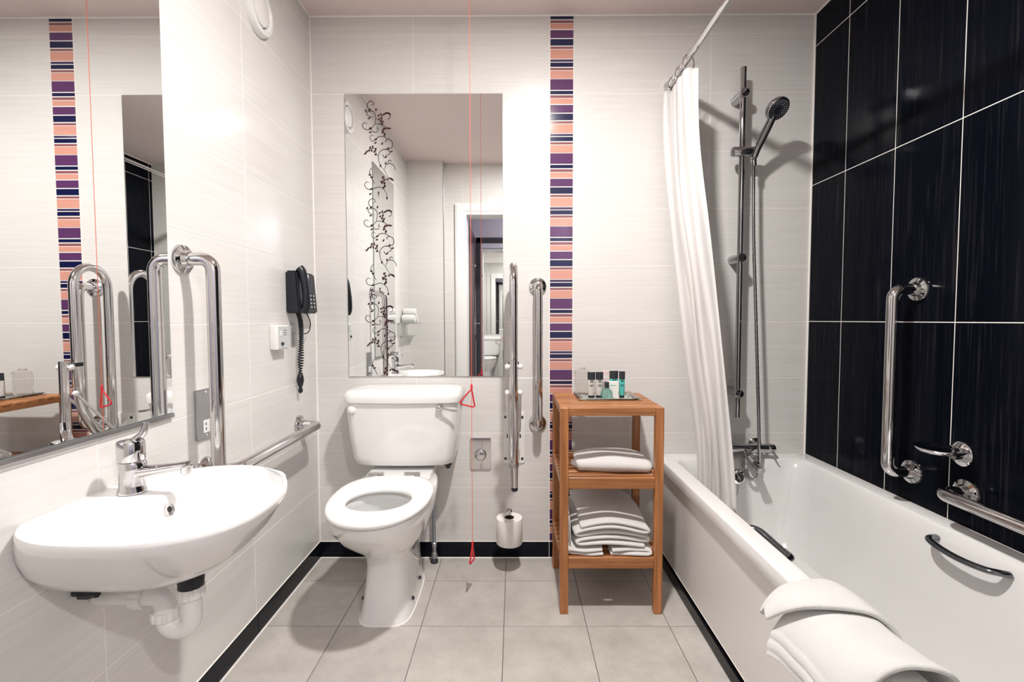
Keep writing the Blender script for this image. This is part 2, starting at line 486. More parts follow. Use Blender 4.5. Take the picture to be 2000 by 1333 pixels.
for x0, x1 in ((DX0-.095, DX0), (DX1, DX1+.095)):
    box(bm, x0, x1, YR-.001, YR+.022, 0, DZ)
    box(bm, x0+.012, x1-.022, YR+.0215, YR+.027, 0, DZ+.03)
box(bm, DX0-.095, DX1+.095, YR-.001, YR+.022, DZ, DZ+.095)
box(bm, DX0-.083, DX1+.083, YR+.0215, YR+.027, DZ+.03, DZ+.083)
for x0, x1 in ((DX0-.03, DX0), (DX1, DX1+.03)): box(bm, x0, x1, YR-.16, YR-.0012, 0, DZ+.03)
box(bm, DX0-.0, DX1+.0, YR-.16, YR-.0012, DZ, DZ+.03)
struct(finish('door_1', bm, M['white_gloss']), 'white painted door frame of the bathroom doorway', 'door frame')
# hall beyond the doorway
hf = slab('floor_hall', -.6, W+.6, -3.25, -2.15, -.12, 0, mat=M['carpet'], label='dark carpet of the hall outside the doorway', cat='floor')
slab('wall_hall', -.6, W+.6, -3.35, -3.15, 0, H, mat=M['lilac'], label='lilac hall wall opposite the doorway', cat='wall')
slab('wall_hall_side', -.7, -.55, -3.25, -2.15, 0, H, mat=M['lilac'], label='lilac side wall of the hall', cat='wall')
slab('wall_hall_end', W+.55, W+.7, -3.25, -2.15, 0, H, mat=M['lilac'], label='lilac end wall of the hall', cat='wall')
bm = bm_new(); box(bm, -.55, DX0-.03, -2.19, -2.151, 0, H); box(bm, DX1+.03, W+.55, -2.19, -2.151, 0, H); box(bm, DX0-.03, DX1+.03, -2.19, -2.151, DZ+.03, H)
struct(finish('wall_hall_near', bm, M['lilac']), 'lilac hall side of the bathroom wall', 'wall')

# ---------------------------------------------------------------- ceiling lamps
def downlight(loc, power, color, label):
    x, y, z = loc
    t = thing('ceiling_downlight', label, 'ceiling lamp', (x, y, z))
    bm = bm_new(); lathe(bm, [(.038, 0), (.062, 0), (.062, -.004), (.056, -.009), (.044, -.009), (.038, -.003)], (x, y, z), seg=32, cap=False)
    finish('trim_ring', bm, M['chrome'], t, 40)
    bm = bm_new(); lathe(bm, [(.037, -.0005), (.037, -.002)], (x, y, z), seg=32); finish('lens', bm, M['lamp_face'], t)
    ld = bpy.data.lights.new('downlight_glow', 'AREA'); ld.shape = 'DISK'; ld.size = .10; ld.energy = power; ld.color = color
    lo = bpy.data.objects.new('downlight_glow', ld); COL.objects.link(lo); lo.location = (0, 0, -.012); lo.parent = t
    return t
downlight(label='recessed ceiling downlight with chrome ring over the bathroom floor', **MAIN_LAMP)
downlight(label='recessed ceiling downlight in the hall outside the door', **HALL_LAMP)

# ---------------------------------------------------------------- mirrors
def vine_curves():
    stems = [
        [(165, 128), (190, 112), (170, 84), (140, 82), (112, 112), (112, 152), (140, 182), (185, 206), (208, 250), (206, 300), (195, 350)],
        [(195, 350), (232, 345), (272, 353), (312, 376), (348, 402)],
        [(195, 350), (165, 385), (130, 412), (85, 410), (55, 385), (53, 348), (82, 330), (106, 350)],
        [(160, 388), (155, 420), (182, 440), (215, 440), (235, 428)],
        [(175, 265), (135, 262), (108, 240), (100, 215), (128, 198), (160, 205)],
        [(180, 490), (158, 474), (136, 500), (148, 540), (176, 546), (205, 525), (240, 496), (300, 495), (350, 525), (390, 545), (403, 582), (394, 622), (350, 642), (300, 642), (255, 668), (234, 712), (238, 780), (262, 840), (300, 890), (345, 965)],
        [(350, 528), (320, 542), (325, 565)],
        [(300, 644), (345, 648), (370, 680), (355, 705), (320, 712)],
        [(236, 720), (205, 700), (200, 640), (165, 630), (120, 650), (90, 672), (72, 700)],
        [(305, 880), (318, 835), (350, 808), (392, 816), (424, 850), (428, 888)],
        [(350, 808), (352, 780), (376, 772), (386, 790)],
        [(345, 965), (370, 982), (398, 990), (412, 1020)],
        [(150, 858), (126, 900), (132, 950), (160, 1000), (185, 1050)],
        [(115, 1032), (88, 1024), (64, 1058), (88, 1102), (140, 1114), (185, 1096), (240, 1085), (290, 1110), (322, 1160), (330, 1219)],
        [(272, 355), (270, 300), (285, 250), (310, 230), (350, 216), (378, 240), (372, 280), (345, 290)],
        [(305, 495), (315, 470), (295, 430)],
        [(290, 1112), (300, 1060), (285, 1000), (300, 955)],
        [(230, 380), (222, 405), (245, 412)], [(280, 700), (300, 735), (325, 740)], [(215, 1170), (235, 1140), (225, 1200)]]
    leaves = [(240, 250, 40), (270, 236, 70), (245, 290, 35), (276, 280, 80), (266, 312, 40), (290, 322, 70), (282, 346, 90), (305, 236, 30), (330, 222, 10), (352, 220, 0), (372, 232, 340),
              (290, 420, 50), (302, 402, 80), (322, 400, 60), (350, 396, 10), (370, 400, 0), (310, 470, 40), (286, 446, 40),
              (200, 702, 20), (186, 668, 60), (202, 640, 70), (166, 612, 80), (155, 656, 80), (126, 656, 70), (136, 620, 60), (95, 670, 50), (76, 692, 40),
              (280, 970, 60), (302, 1000, 80), (275, 1036, 40), (302, 1042, 70), (290, 1086, 50), (306, 1076, 70), (266, 1020, 40), (340, 992, 60), (372, 985, 10), (392, 1000, 330),
              (135, 182, 50), (90, 192, 60), (140, 395, 20), (140, 444, 10), (205, 526, 20), (200, 566, 30), (350, 632, 60), (388, 668, 20), (318, 806, 60), (256, 835, 80), (142, 1108, 30), (130, 1166, 40), (130, 280, 20), (212, 180, 80), (320, 732, 30), (328, 1215, 80), (150, 968, 20), (280, 575, 60), (128, 940, 10)]
    return stems, leaves

def vine(parent, x0, ztop, yface, zmin):
    stems, leaves = vine_curves(); s = .000372
    for rep in range(3):
        zo = ztop-rep*.4245
        bs, bl = bm_new(), bm_new()
        def P(u, v): return Vector((x0+u*s, yface, zo-(v-80)*s))
        for st in stems:
            path = catmull([P(u, v) for u, v in st], 5)
            path = [p for p in path if p.z > zmin]
            if len(path) < 3: continue
            n = len(path); prev = None
            for i, p in enumerate(path):
                t = (path[min(i+1, n-1)]-path[max(i-1, 0)]).normalized()
                nrm = Vector((-t.z, 0, t.x)); w = .0016*(.6+.4*math.sin(PI*(i+.5)/n))
                cur = (bs.verts.new(p+nrm*w), bs.verts.new(p-nrm*w))
                if prev: bs.faces.new((prev[0], prev[1], cur[1], cur[0]))
                prev = cur
        for u, v, a in leaves:
            c = P(u, v)
            if c.z < zmin+.004: continue
            a = math.radians(a); d = Vector((math.cos(a), 0, math.sin(a))); e = Vector((-d.z, 0, d.x))
            L, Wd = .0072, .0040
            bl.faces.new([bl.verts.new(c+d*L*p+e*Wd*q) for p, q in ((-1, 0), (-.5, .8), (.1, 1), (.6, .6), (1, 0), (.6, -.6), (.1, -1), (-.5, -.8))])
        if len(bs.verts): finish('vine_stem', bs, M['vine'], parent)
        if len(bl.verts): finish('vine_leaves', bl, M['leaf'], parent)

t = thing('wall_mirror', 'frameless mirror with printed vine decoration above the toilet', 'mirror', (.496, 0, .835))
bm = bm_new(); box(bm, .150, .8465, -.0055, -.0005, .835, 2.084); finish('mirror_back', bm, M['mirror_edge'], t)
bm = bm_new(); box(bm, .1512, .8453, -.0062, -.0054, .8362, 2.0828); finish('mirror_glass', bm, M['mirror'], t)
vine(t, .210, 2.053, -.0066, .838)
t = thing('wall_mirror', 'large frameless mirror on the left wall above the basin', 'mirror', (0, -1.18, .843))
bm = bm_new(); box(bm, .0005, .0055, -1.44, -.92, .850, 2.09); finish('mirror_back', bm, M['mirror_edge'], t)
bm = bm_new(); box(bm, .0054, .0062, -1.4388, -.9212, .8512, 2.0888); finish('mirror_glass', bm, M['mirror'], t)
bm = bm_new(); box(bm, .0005, .010, -1.44, -.92, .839, .8495, .001); finish('bottom_channel', bm, M['brushed'], t)

# ---------------------------------------------------------------- grab rails
def flange(bm, o, n, r=.040):
    lathe(bm, [(r, 0), (r, .004), (r*.93, .010), (r*.62, .014), (r*.55, .022), (.0205, .026)], o, n, 32)
def screws(parent, o, n, r=.030):
    o = Vector(o); n = Vector(n); u, v = frame_for(n)
    for a in (.3, .3+2*PI/3, .3+4*PI/3):
        bm = bm_new(); lathe(bm, [(.0042, .006), (.0042, .0125), (.002, .014)], o+(u*math.cos(a)+v*math.sin(a))*r, n, 10)
        finish('screw', bm, M['brushed'], parent, 40)

def grab_rail(label, a, b, n, off=.085, r=.0178, bend=.05):
    a, b, n = Vector(a), Vector(b), Vector(n)
    t = thing('grab_rail', label, 'grab rail', a if a.z < b.z else b)
    for p in (a, b):
        bm = bm_new(); flange(bm, p, n); fo = finish('wall_flange', bm, M['chrome'], t, 35)
        screws(fo, p, n)
    bm = bm_new()
    tube(bm, fillet([a+n*.018, a+n*off, b+n*off, b+n*.018], bend, 10), r, 24)
    finish('rail_tube', bm, M['steel'], t, 60)
    return t
grab_rail('vertical chrome grab rail on left wall beside the mirror edge', (0, -.862, .655), (0, -.862, 1.255), (1, 0, 0))
grab_rail('horizontal chrome grab rail low on left wall between basin and corner', (0, -.79, .657), (0, -.19, .657), (1, 0, 0))
grab_rail('vertical chrome grab rail on back wall beside the striped border', (1.001, 0, .623), (1.001, 0, 1.239), (0, -1, 0))
grab_rail('vertical chrome grab rail on the black tiled wall', (W, -.585, .585), (W, -.585, 1.187), (-1, 0, 0))
grab_rail('horizontal chrome grab rail on black wall just above the bath', (W, -.777, .585), (W, -1.377, .585), (-1, 0, 0))

# hinged support rail, folded up
t = thing('hinged_support_rail', 'folded-up chrome hinged support rail with white wall plate beside the toilet', 'support rail', (.893, 0, .43))
HX = .893
bm = bm_new(); plate(bm, (HX, 0, .555), (1, 0, 0), (0, 0, 1), .098, .235, .006, .012); wp = finish('wall_plate', bm, M['white_plastic'], t, 30)
for sx in (-.038, .038):
    for zz in (.46, .65):
        bm = bm_new(); lathe(bm, [(.006, .006), (.006, .009), (.003, .0105)], (HX+sx, 0, zz), (0, -1, 0), 12); finish('bolt', bm, M['dark_grey'], wp, 40)
    bm = bm_new()
    prof = [(-.004, .45), (-.075, .52), (-.085, .56), (-.075, .61), (-.004, .65)]
    x0, x1 = HX+sx*.62-.0025, HX+sx*.62+.0025
    loft(bm, [[(x0, y, zz) for y, zz in prof], [(x1, y, zz) for y, zz in prof]]); br = finish('hinge_cheek', bm, M['white_plastic'], t)
    bm = bm_new(); lathe(bm, [(.009, 0), (.009, .004), (.005, .006)], (HX+sx*.62+(.0025 if sx > 0 else -.0025), -.055, .575), (1 if sx > 0 else -1, 0, 0), 14)
    finish('pivot_pin', bm, M['dark_grey'], br, 40)
bm = bm_new()
R0, yb, yf, zt = .082, -.062, -.226, 1.232
path = [(HX, yb, .56), (HX, yb, zt)]+[(HX, (yb+yf)/2+R0*math.cos(a), zt+R0*math.sin(a)) for a in [PI*k/16 for k in range(1, 16)]]+[(HX, yf, zt), (HX, yf, .80), (HX, yf+.02, .72), (HX, yf+.07, .63), (HX, yb-.02, .575)]
tube(bm, path, .0172, 24); finish('rail_loop', bm, M['steel'], t, 60)
bm = bm_new(); lathe(bm, [(.0205, 0), (.0215, .003), (.0215, .012), (.0205, .015)], (HX, yf, .905), (0, 0, 1), 24); finish('clamp_ring', bm, M['black_rubber'], t, 40)
bm = bm_new(); box(bm, HX-.011, HX+.011, -.292, -.226, .906, .918, .003); finish('leg_bracket', bm, M['brushed'], t, 30)
bm = bm_new(); tube(bm, [(HX, -.282, .93), (HX, -.284, .52)], .0165, 20); lg = finish('support_leg', bm, M['steel'], t, 60)
bm = bm_new(); lathe(bm, [(.018, 0), (.0195, .003), (.0195, .013), (.018, .016)], (HX, -.284, .508), (0, 0, 1), 24); finish('leg_collar', bm, M['brushed'], lg, 40)
bm = bm_new(); tube(bm, [(HX+.001, -.284, .515), (HX+.003, -.286, .425)], [.0155, .0125], 20); finish('leg_end', bm, M['steel'], lg, 60)
bm = bm_new(); lathe(bm, [(.013, 0), (.013, -.012), (.009, -.016)], (HX+.003, -.286, .427), (0, 0, 1), 16); finish('rubber_tip', bm, M['black_rubber'], lg, 40)
for zz, yy in ((.905, -.275), (.80, -.262)):
    for s in (-1, 1):
        bm = bm_new(); lathe(bm, [(.001, 0), (.008, .001), (.011, .007), (.011, .012), (.007, .018), (.001, .019)], (HX+s*.016, yy, zz), (s, 0, 0), 18)
        finish('pivot_cap', bm, M['white_plastic'], t, 60)
for s in (-1, 1):
    bm = bm_new(); tube(bm, [(HX+s*.024, -.262, .80), (HX+s*.024, -.07, .60)], .0075, 10, flat=.5); finish('link_bar', bm, M['white_plastic'], t, 50)

# ---------------------------------------------------------------- toilet
TX = .420
def egg(hw, yb, yf, z, n=64, nb=3.2, nf=2.2, yc=None, cx=TX):
    yc = (yb*.55+yf*.45) if yc is None else yc
    def ins(x, y):
        if y > yc: return (abs(x-cx)/hw)**nb+((y-yc)/(yb-yc))**nb <= 1
        return (abs(x-cx)/hw)**nf+((yc-y)/(yc-yf))**nf <= 1
    return polar(ins, cx, yc, z, n)
t = thing('toilet', 'white close-coupled toilet with raised cistern and open seat ring', 'toilet', (TX, -.3, 0))
bm = bm_new()
rings = [egg(.098, -.10, -.502, 0, nf=4.5, yc=-.3), egg(.097, -.10, -.501, .012, nf=4.5, yc=-.3), egg(.091, -.10, -.49, .04, nf=4.2, yc=-.3), egg(.084, -.10, -.475, .12, nf=3.6, yc=-.3),
         egg(.082, -.10, -.468, .19, nf=3.2, yc=-.3), egg(.092, -.09, -.485, .235, nf=2.7, yc=-.33), egg(.122, -.08, -.545, .28, nf=2.3, yc=-.40), egg(.150, -.07, -.61, .325, yc=-.43),
         egg(.166, -.06, -.665, .375, yc=-.45), egg(.171, -.05, -.695, .415, yc=-.46), egg(.171, -.045, -.70, .432, yc=-.46), egg(.166, -.05, -.695, .438, yc=-.46),
         egg(.118, -.37, -.625, .438, yc=-.49, nb=2.2), egg(.112, -.38, -.615, .425, yc=-.49, nb=2.2), egg(.118, -.37, -.62, .40, yc=-.49, nb=2.2), egg(.105, -.36, -.59, .33, yc=-.47, nb=2.2), egg(.075, -.34, -.52, .27, yc=-.43, nb=2.2), egg(.05, -.34, -.46, .235, yc=-.40, nb=2.2)]
loft(bm, rings); pan = finish('pan', bm, M['ceramic'], t, 50)
bm = bm_new(); loft(bm, [egg(.076, -.338, -.523, .272, yc=-.43, nb=2.2), egg(.0755, -.338, -.522, .2735, yc=-.43, nb=2.2)]); finish('water', bm, M['glass'], pan)
bm = bm_new()
loft(bm, [rrect(TX-.125, TX+.125, -.245, -.012, .03, .40), rrect(TX-.135, TX+.135, -.25, -.012, .03, .445), rrect(TX-.13, TX+.13, -.245, -.012, .03, .456)]); finish('rear_deck', bm, M['ceramic'], t, 40)
for s in (-1, 1):
    for yy, zz in ((-.40, .045), (-.27, .052)):
        bm = bm_new(); lathe(bm, [(.007, -.003), (.007, .003), (.004, .005)], (TX+s*(.0935), yy, zz), (s, 0, .25), 12); finish('floor_bolt_cap', bm, M['dark_grey'], pan, 50)
bm = bm_new(); loft(bm, [egg(.101, -.098, -.506, -.0004, nf=4.5, yc=-.3), egg(.1005, -.098, -.5055, .004, nf=4.5, yc=-.3)]); finish('floor_sealant', bm, M['sealant'], pan)
# seat ring
bm = bm_new()
def so(hw, yb, yf, z): return egg(hw, yb, yf, z, yc=-.46, nb=2.6, nf=2.15)
def si(hw, yb, yf, z): return egg(hw, yb, yf, z, yc=-.50, nb=2.1, nf=2.1)
loft(bm, [si(.116, -.392, -.618, .443), so(.170, -.262, -.712, .443), so(.178, -.254, -.720, .449), so(.179, -.253, -.721, .458), so(.174, -.258, -.716, .466), so(.163, -.268, -.703, .469),
          si(.122, -.388, -.624, .467), si(.113, -.396, -.614, .461), si(.110, -.398, -.611, .452), si(.113, -.395, -.614, .445), si(.116, -.392, -.618, .443)], False, False)
bmesh.ops.remove_doubles(bm, verts=bm.verts, dist=1e-5)
st = finish('seat_ring', bm, M['seat'], t, 60)
for xx in (.335, .482):
    bm = bm_new(); tube(bm, [(xx-.032, -.243, .466), (xx+.032, -.243, .466)], .0085, 14); box(bm, xx-.012, xx+.012, -.262, -.236, .452, .468, .003); finish('seat_hinge', bm, M['chrome'], st, 40)
# cistern
def rr2(x0, x1, yf, rf, rb, z, bow):
    """rounded rectangle with rounder front corners; even resampled sides so the front can bow."""
    pts = []
    def arc(cx, cy, r, a0, n=8):
        for k in range(n+1):
            a = a0+PI/2*k/n; pts.append((cx+r*math.cos(a), cy+r*math.sin(a)))
    arc(x1-rb, -.004-rb, rb, 0, 4); arc(x0+rb, -.004-rb, rb, PI/2, 4); arc(x0+rf, yf+rf, rf, PI, 10)
    for k in range(1, 14): pts.append((x0+rf+(x1-x0-2*rf)*k/14, yf))
    arc(x1-rf, yf+rf, rf, 1.5*PI, 10)
    x0 -= .011; x1 -= .011; pts = [(x-.011, y) for x, y in pts]
    c, h = (x0+x1)/2, (x1-x0)/2; out = []
    for x, y in pts:
        k = max(0, (-y-.09)/(-yf-.09)); out.append((x, y-bow*k*(1-min(1, ((x-c)/h)**2)), z))
    return out
bm = bm_new()
loft(bm, [rr2(.232, .634, -.150, .045, .006, .474, .012), rr2(.222, .644, -.158, .045, .006, .482, .013), rr2(.214, .652, -.164, .045, .006, .51, .014), rr2(.205, .662, -.172, .042, .006, .60, .015),
          rr2(.199, .668, -.178, .04, .006, .70, .016), rr2(.197, .670, -.180, .04, .006, .742, .016)])
cb = finish('cistern', bm, M['ceramic'], t, 50)
bm = bm_new()
loft(bm, [rr2(.193, .674, -.182, .042, .006, .743, .018), rr2(.187, .680, -.190, .046, .006, .748, .018), rr2(.185, .682, -.192, .048, .006, .765, .018), rr2(.188, .679, -.189, .05, .008, .782, .018), rr2(.198, .669, -.179, .055, .012, .793, .018), rr2(.215, .652, -.160, .06, .015, .7985, .016), rr2(.26, .61, -.12, .05, .02, .80, .01)])
finish('cistern_lid', bm, M['ceramic'], t, 50)
bm = bm_new(); lathe(bm, [(.017, -.004), (.017, .004), (.013, .009), (.004, .011)], (.221, -.186, .716), (0, -1, 0), 24); finish('blanking_cap', bm, M['white_plastic'], cb, 50)
bm = bm_new(); lathe(bm, [(.013, -.004), (.013, .010), (.010, .016), (.003, .018)], (.586, -.190, .728), (0, -1, 0), 20)
tube(bm, catmull([(.586, -.200, .728), (.609, -.207, .724), (.634, -.209, .719), (.661, -.207, .716)], 5), [.0065]*5+[.005]*5+[.0045]*6, 12); finish('flush_lever', bm, M['chrome'], cb, 50)
bm = bm_new(); lathe(bm, [(.016, 0), (.016, -.02), (.010, -.024), (.010, -.032)], (.605, -.09, .476), (0, 0, 1), 16); finish('overflow_nut', bm, M['dark_grey'], cb, 40)

t = thing('water_pipe', 'grey vertical water pipe with valve behind the toilet', 'pipe', (.535, -.05, 0))
bm = bm_new(); tube(bm, [(.535, -.05, .03), (.535, -.05, .47)], .0075, 14); finish('pipe_tube', bm, simple('grey_pipe', (.30, .33, .37), .3, metal=.7), t, 60)
bm = bm_new(); lathe(bm, [(.010, .02), (.013, .022), (.013, .045), (.010, .05), (.010, .07), (.013, .073), (.013, .09), (.009, .094)], (.535, -.05, 0), (0, 0, 1), 12); finish('valve', bm, M['brushed'], t, 30)
bm = bm_new(); lathe(bm, [(.017, .0003), (.017, .012), (.011, .02)], (.535, -.05, 0), (0, 0, 1), 16); finish('floor_collar', bm, M['dark_grey'], t, 40)

# ---------------------------------------------------------------- flush plate, pull cord, roll
t = thing('flush_plate', 'chrome push-button flush plate on back wall right of cistern', 'flush plate', (.742, 0, .411))
bm = bm_new(); plate(bm, (.742, 0, .483), (1, 0, 0), (0, 0, 1), .094, .143, .009, .006); finish('cover_plate', bm, M['chrome'], t, 30)
bm = bm_new(); lathe(bm, [(.027, .008), (.027, .016), (.024, .021), (.02, .023), (.004, .0235)], (.742, 0, .478), (0, -1, 0), 28); finish('push_button', bm, M['chrome'], t, 40)
bm = bm_new(); plate(bm, (.742, -.0088, .425), (1, 0, 0), (0, 0, 1), .003, .024, .001); finish('engraved_mark', bm, M['brushed'], t)

t = thing('emergency_pull_cord', 'thin red emergency pull cord with two red triangles hanging beside the toilet', 'pull cord', (.729, -.30, .03))
bm = bm_new(); tube(bm, [(.729, -.30, H-.006), (.729, -.30, .15)], .0011, 6); finish('cord_line', bm, M['cord'], t)
bm = bm_new(); lathe(bm, [(.028, 0), (.028, -.012), (.02, -.03), (.006, -.036)], (.729, -.30, H), (0, 0, 1), 20); finish('ceiling_switch', bm, M['white_plastic'], t, 40)
def tri(z, yaw, tilt, w, h):
    R = Matrix.Rotation(yaw, 3, 'Z') @ Matrix.Rotation(tilt, 3, 'Y')
    c = Vector((.729, -.30, z))
    p = [c+R @ Vector(q) for q in ((0, 0, 0), (w/2, 0, -h), (-w/2, 0, -h))]
    bm = bm_new(); path = fillet([(p[0]+p[1])/2, p[1], p[2], p[0], (p[0]+p[1])/2], .006, 5)
    tube(bm, path[:-1], .0030, 10, closed=True)
    lathe(bm, [(.0045, -.006), (.0045, .014), (.002, .018)], c, (0, 0, 1), 10)
    finish('pull_triangle', bm, M['red_plastic'], t, 60)
tri(.822, .25, .28, .066, .068); tri(.198, 1.35, .1, .066, .062)

t = thing('toilet_roll_holder', 'chrome upright toilet roll holder low on back wall', 'roll holder', (.873, 0, .24))
bm = bm_new(); lathe(bm, [(.022, 0), (.022, .006), (.012, .009)], (.873, 0, .10), (0, -1, 0), 20); finish('wall_flange', bm, M['chrome'], t, 40)
bm = bm_new(); tube(bm, fillet([(.873, -.006, .10), (.873, -.122, .10), (.873, -.122, .24)], .012, 6), .006, 14); finish('arm', bm, M['chrome'], t, 60)
bm = bm_new(); lathe(bm, [(.006, -.006), (.009, .0), (.013, .024), (.012, .029), (.002, .030)], (.873, -.122, .243), (0, 0, 1), 20); finish('finial', bm, M['chrome'], t, 40)
t = thing('toilet_roll', 'white toilet paper roll standing upright on its low holder', 'toilet roll', (.873, -.122, .125))
bm = bm_new(); lathe(bm, [(.021, .108), (.021, .004), (.0225, 0), (.054, 0), (.0565, .003), (.0565, .109), (.0555, .112), (.0215, .112), (.021, .108)], (.873, -.122, .125), (0, 0, 1), 48, cap=False); finish('paper', bm, M['paper'], t, 40)
bm = bm_new(); lathe(bm, [(.0208, .001), (.0208, .1115), (.0195, .1115), (.0195, .001)], (.873, -.122, .125), (0, 0, 1), 32, cap=False); finish('card_core', bm, M['card'], t, 40)

# ---------------------------------------------------------------- washbasin
BY = -1.158
def dsh(k, z, cx=None, a=None, hn=None, hf=None, yc=-1.188):
    """plan of the basin at one height: an oval cut off by the wall; near and far halves differ."""
    cx = .19 if cx is None else cx; a = .213*k if a is None else a
    hn = .205*k if hn is None else hn; hf = .238*k if hf is None else hf
    def ins(x, y):
        n, h = (1.95, hf) if y > yc else (2.6, hn)
        return x >= .0005 and (abs(x-cx)/a)**n+(abs(y-yc)/h)**n <= 1
    return polar(ins, .12, -1.17, z, 110)
def oval(cx, ax, hy, z, n=2.3, dc=.17, yc=-1.172):
    def ins(x, y): return (abs(x-cx)/ax)**n+(abs(y-yc)/hy)**n <= 1
    return polar(ins, dc, -1.17, z, 110)
t = thing('washbasin', 'white wall-hung ceramic washbasin under the left mirror', 'basin', (0, BY, .57))
bm = bm_new()
rings = [dsh(1, .565, .09, .145, .085, .10, -1.165), dsh(1, .572, .095, .165, .10, .115, -1.168), dsh(1, .592, .11, .188, .125, .145, -1.172), dsh(1, .625, .135, .205, .153, .18, -1.178), dsh(1, .66, .16, .212, .178, .208, -1.182), dsh(1, .69, .178, .214, .195, .228, -1.186), dsh(1, .710), dsh(1.002, .716), dsh(.992, .7215), dsh(.965, .7225),
         oval(.265, .114, .192, .7200), oval(.265, .108, .186, .714), oval(.264, .102, .178, .70), oval(.26, .092, .16, .67), oval(.245, .078, .125, .64, dc=.2), oval(.215, .055, .08, .615, dc=.2), oval(.205, .02, .022, .608, dc=.2)]
loft(bm, rings); bs = finish('bowl', bm, M['ceramic'], t, 55)
bm = bm_new(); lathe(bm, [(.006, 0), (.0065, .006), (.013, .007), (.014, .003), (.014, -.004)], (.162, -1.165, .690), (1, 0, .35), 24, cap=False); finish('overflow_ring', bm, M['chrome'], bs, 40)
bm = bm_new(); lathe(bm, [(.0065, .002), (.0065, .003)], (.162, -1.165, .690), (1, 0, .35), 20); finish('overflow_hole', bm, M['black_rubber'], bs)
bm = bm_new(); lathe(bm, [(.021, 0), (.021, .003), (.016, .005), (.002, .006)], (.205, BY, .6082), (0, 0, 1), 24); finish('waste_cover', bm, M['chrome'], bs, 40)
bm = bm_new(); lathe(bm, [(.034, .010), (.034, .004), (.026, 0), (.026, -.002)], (.203, BY, .5555), (0, 0, 1), 24); finish('waste_washer', bm, M['black_rubber'], t, 40)

t = thing('basin_mixer_tap', 'chrome single-lever mixer tap on the washbasin', 'tap', (.075, -1.146, .723))
bm = bm_new()
tx, ty, tz = .075, -1.146, .7228
loft(bm, [[(tx+a*math.cos(k*PI/14)*1.0+off, ty+b*math.sin(k*PI/14), tz+h) for k in range(28)] for a, b, off, h in ((.027, .026, 0, 0), (.027, .026, 0, .004), (.0235, .0235, .0, .012), (.0235, .0235, .001, .03), (.026, .024, .003, .05), (.0265, .0245, .002, .062), (.0245, .0245, 0, .067))])
bd = finish('tap_body', bm, M['chrome'], t, 50)
bm = bm_new(); pth = catmull([(tx+.005, ty, tz+.043), (tx+.04, ty, tz+.047), (tx+.085, ty, tz+.054), (tx+.122, ty, tz+.060)], 6)
tube(bm, pth, [.0195-.0095*min(1, i/14) for i in range(len(pth))], 20, flat=.72, up=(0, 1, 0)); finish('spout', bm, M['chrome'], t, 60)
bm = bm_new(); lathe(bm, [(.0105, .010), (.011, .006), (.011, -.010), (.009, -.013)], (tx+.118, ty, tz+.052), (.12, 0, 1), 20); finish('aerator', bm, M['chrome'], t, 40)
bm = bm_new(); lathe(bm, [(.0245, .069), (.0255, .071), (.0255, .107), (.0235, .111), (.004, .113)], (tx, ty, tz), (0, 0, 1), 32); hd = finish('lever_head', bm, M['chrome'], t, 40)
bm = bm_new(); pth = catmull([(tx+.000, ty+.004, tz+.106), (tx+.008, ty+.010, tz+.114), (tx+.017, ty+.016, tz+.127), (tx+.021, ty+.018, tz+.146)], 6)
tube(bm, pth, [.0135-.0055*i/len(pth) for i in range(len(pth))], 14, flat=.6, up=(0, 1, 0)); finish('lever', bm, M['chrome'], hd, 60)

t = thing('waste_trap', 'white plastic waste trap under the washbasin', 'waste trap', (.203, BY, .41))
bx = .203; by = BY
bm = bm_new(); lathe(bm, [(.026, .5535), (.0265, .552), (.0245, .525), (.0245, .518)], (bx, by, 0), (0, 0, 1), 24); finish('black_tailpiece', bm, M['black_plastic'], t, 40)
def nut(name, o, d, r=.027, h=.022):
    bm = bm_new(); o = Vector(o); d = Vector(d).normalized(); u, v = frame_for(d); n = 48; rings = []
    for hh in (0, h):
        rings.append([o+d*hh+(u*math.cos(2*PI*k/n)+v*math.sin(2*PI*k/n))*(r*(1 if k % 4 < 2 else .93)) for k in range(n)])
    loft(bm, rings); finish(name, bm, M['pipe_plastic'], t)
nut('union_nut', (bx, by, .501), (0, 0, 1), .0265)
ux = bx-.058
arc = [(bx-.029+.029*math.cos(a), by, .457-.029*math.sin(a)) for a in [PI*k/16 for k in range(17)]]
bm = bm_new(); tube(bm, [(bx, by, .505)]+arc+[(ux, by, .462)], .0195, 24); finish('u_bend', bm, M['pipe_plastic'], t, 60)
nut('union_nut', (ux, by, .453), (0, 0, 1), .0265, .018)
bm = bm_new(); tube(bm, fillet([(ux, by, .468), (ux, by, .502), (ux-.055, by, .502)], .026, 10), .0205, 24); finish('elbow', bm, M['pipe_plastic'], t, 60)
nut('union_nut', (ux-.036, by, .502), (-1, 0, 0), .027, .026)
bm = bm_new(); tube(bm, [(ux-.055, by, .502), (.001, by, .502)], .0185, 24); finish('wall_pipe', bm, M['pipe_plastic'], t, 60)
t = thing('isolating_valve', 'dark isolating valve beneath the washbasin by the wall', 'valve', (.05, -1.21, .53))
bm = bm_new(); tube(bm, fillet([(.001, -1.21, .538), (.045, -1.21, .538), (.045, -1.19, .560)], .01, 5), .008, 12); finish('hose', bm, M['dark_grey'], t, 60)
bm = bm_new(); lathe(bm, [(.013, 0), (.013, .02), (.010, .023), (.010, .034)], (.015, -1.21, .538), (1, 0, 0), 8); finish('valve_body', bm, M['black_plastic'], t)

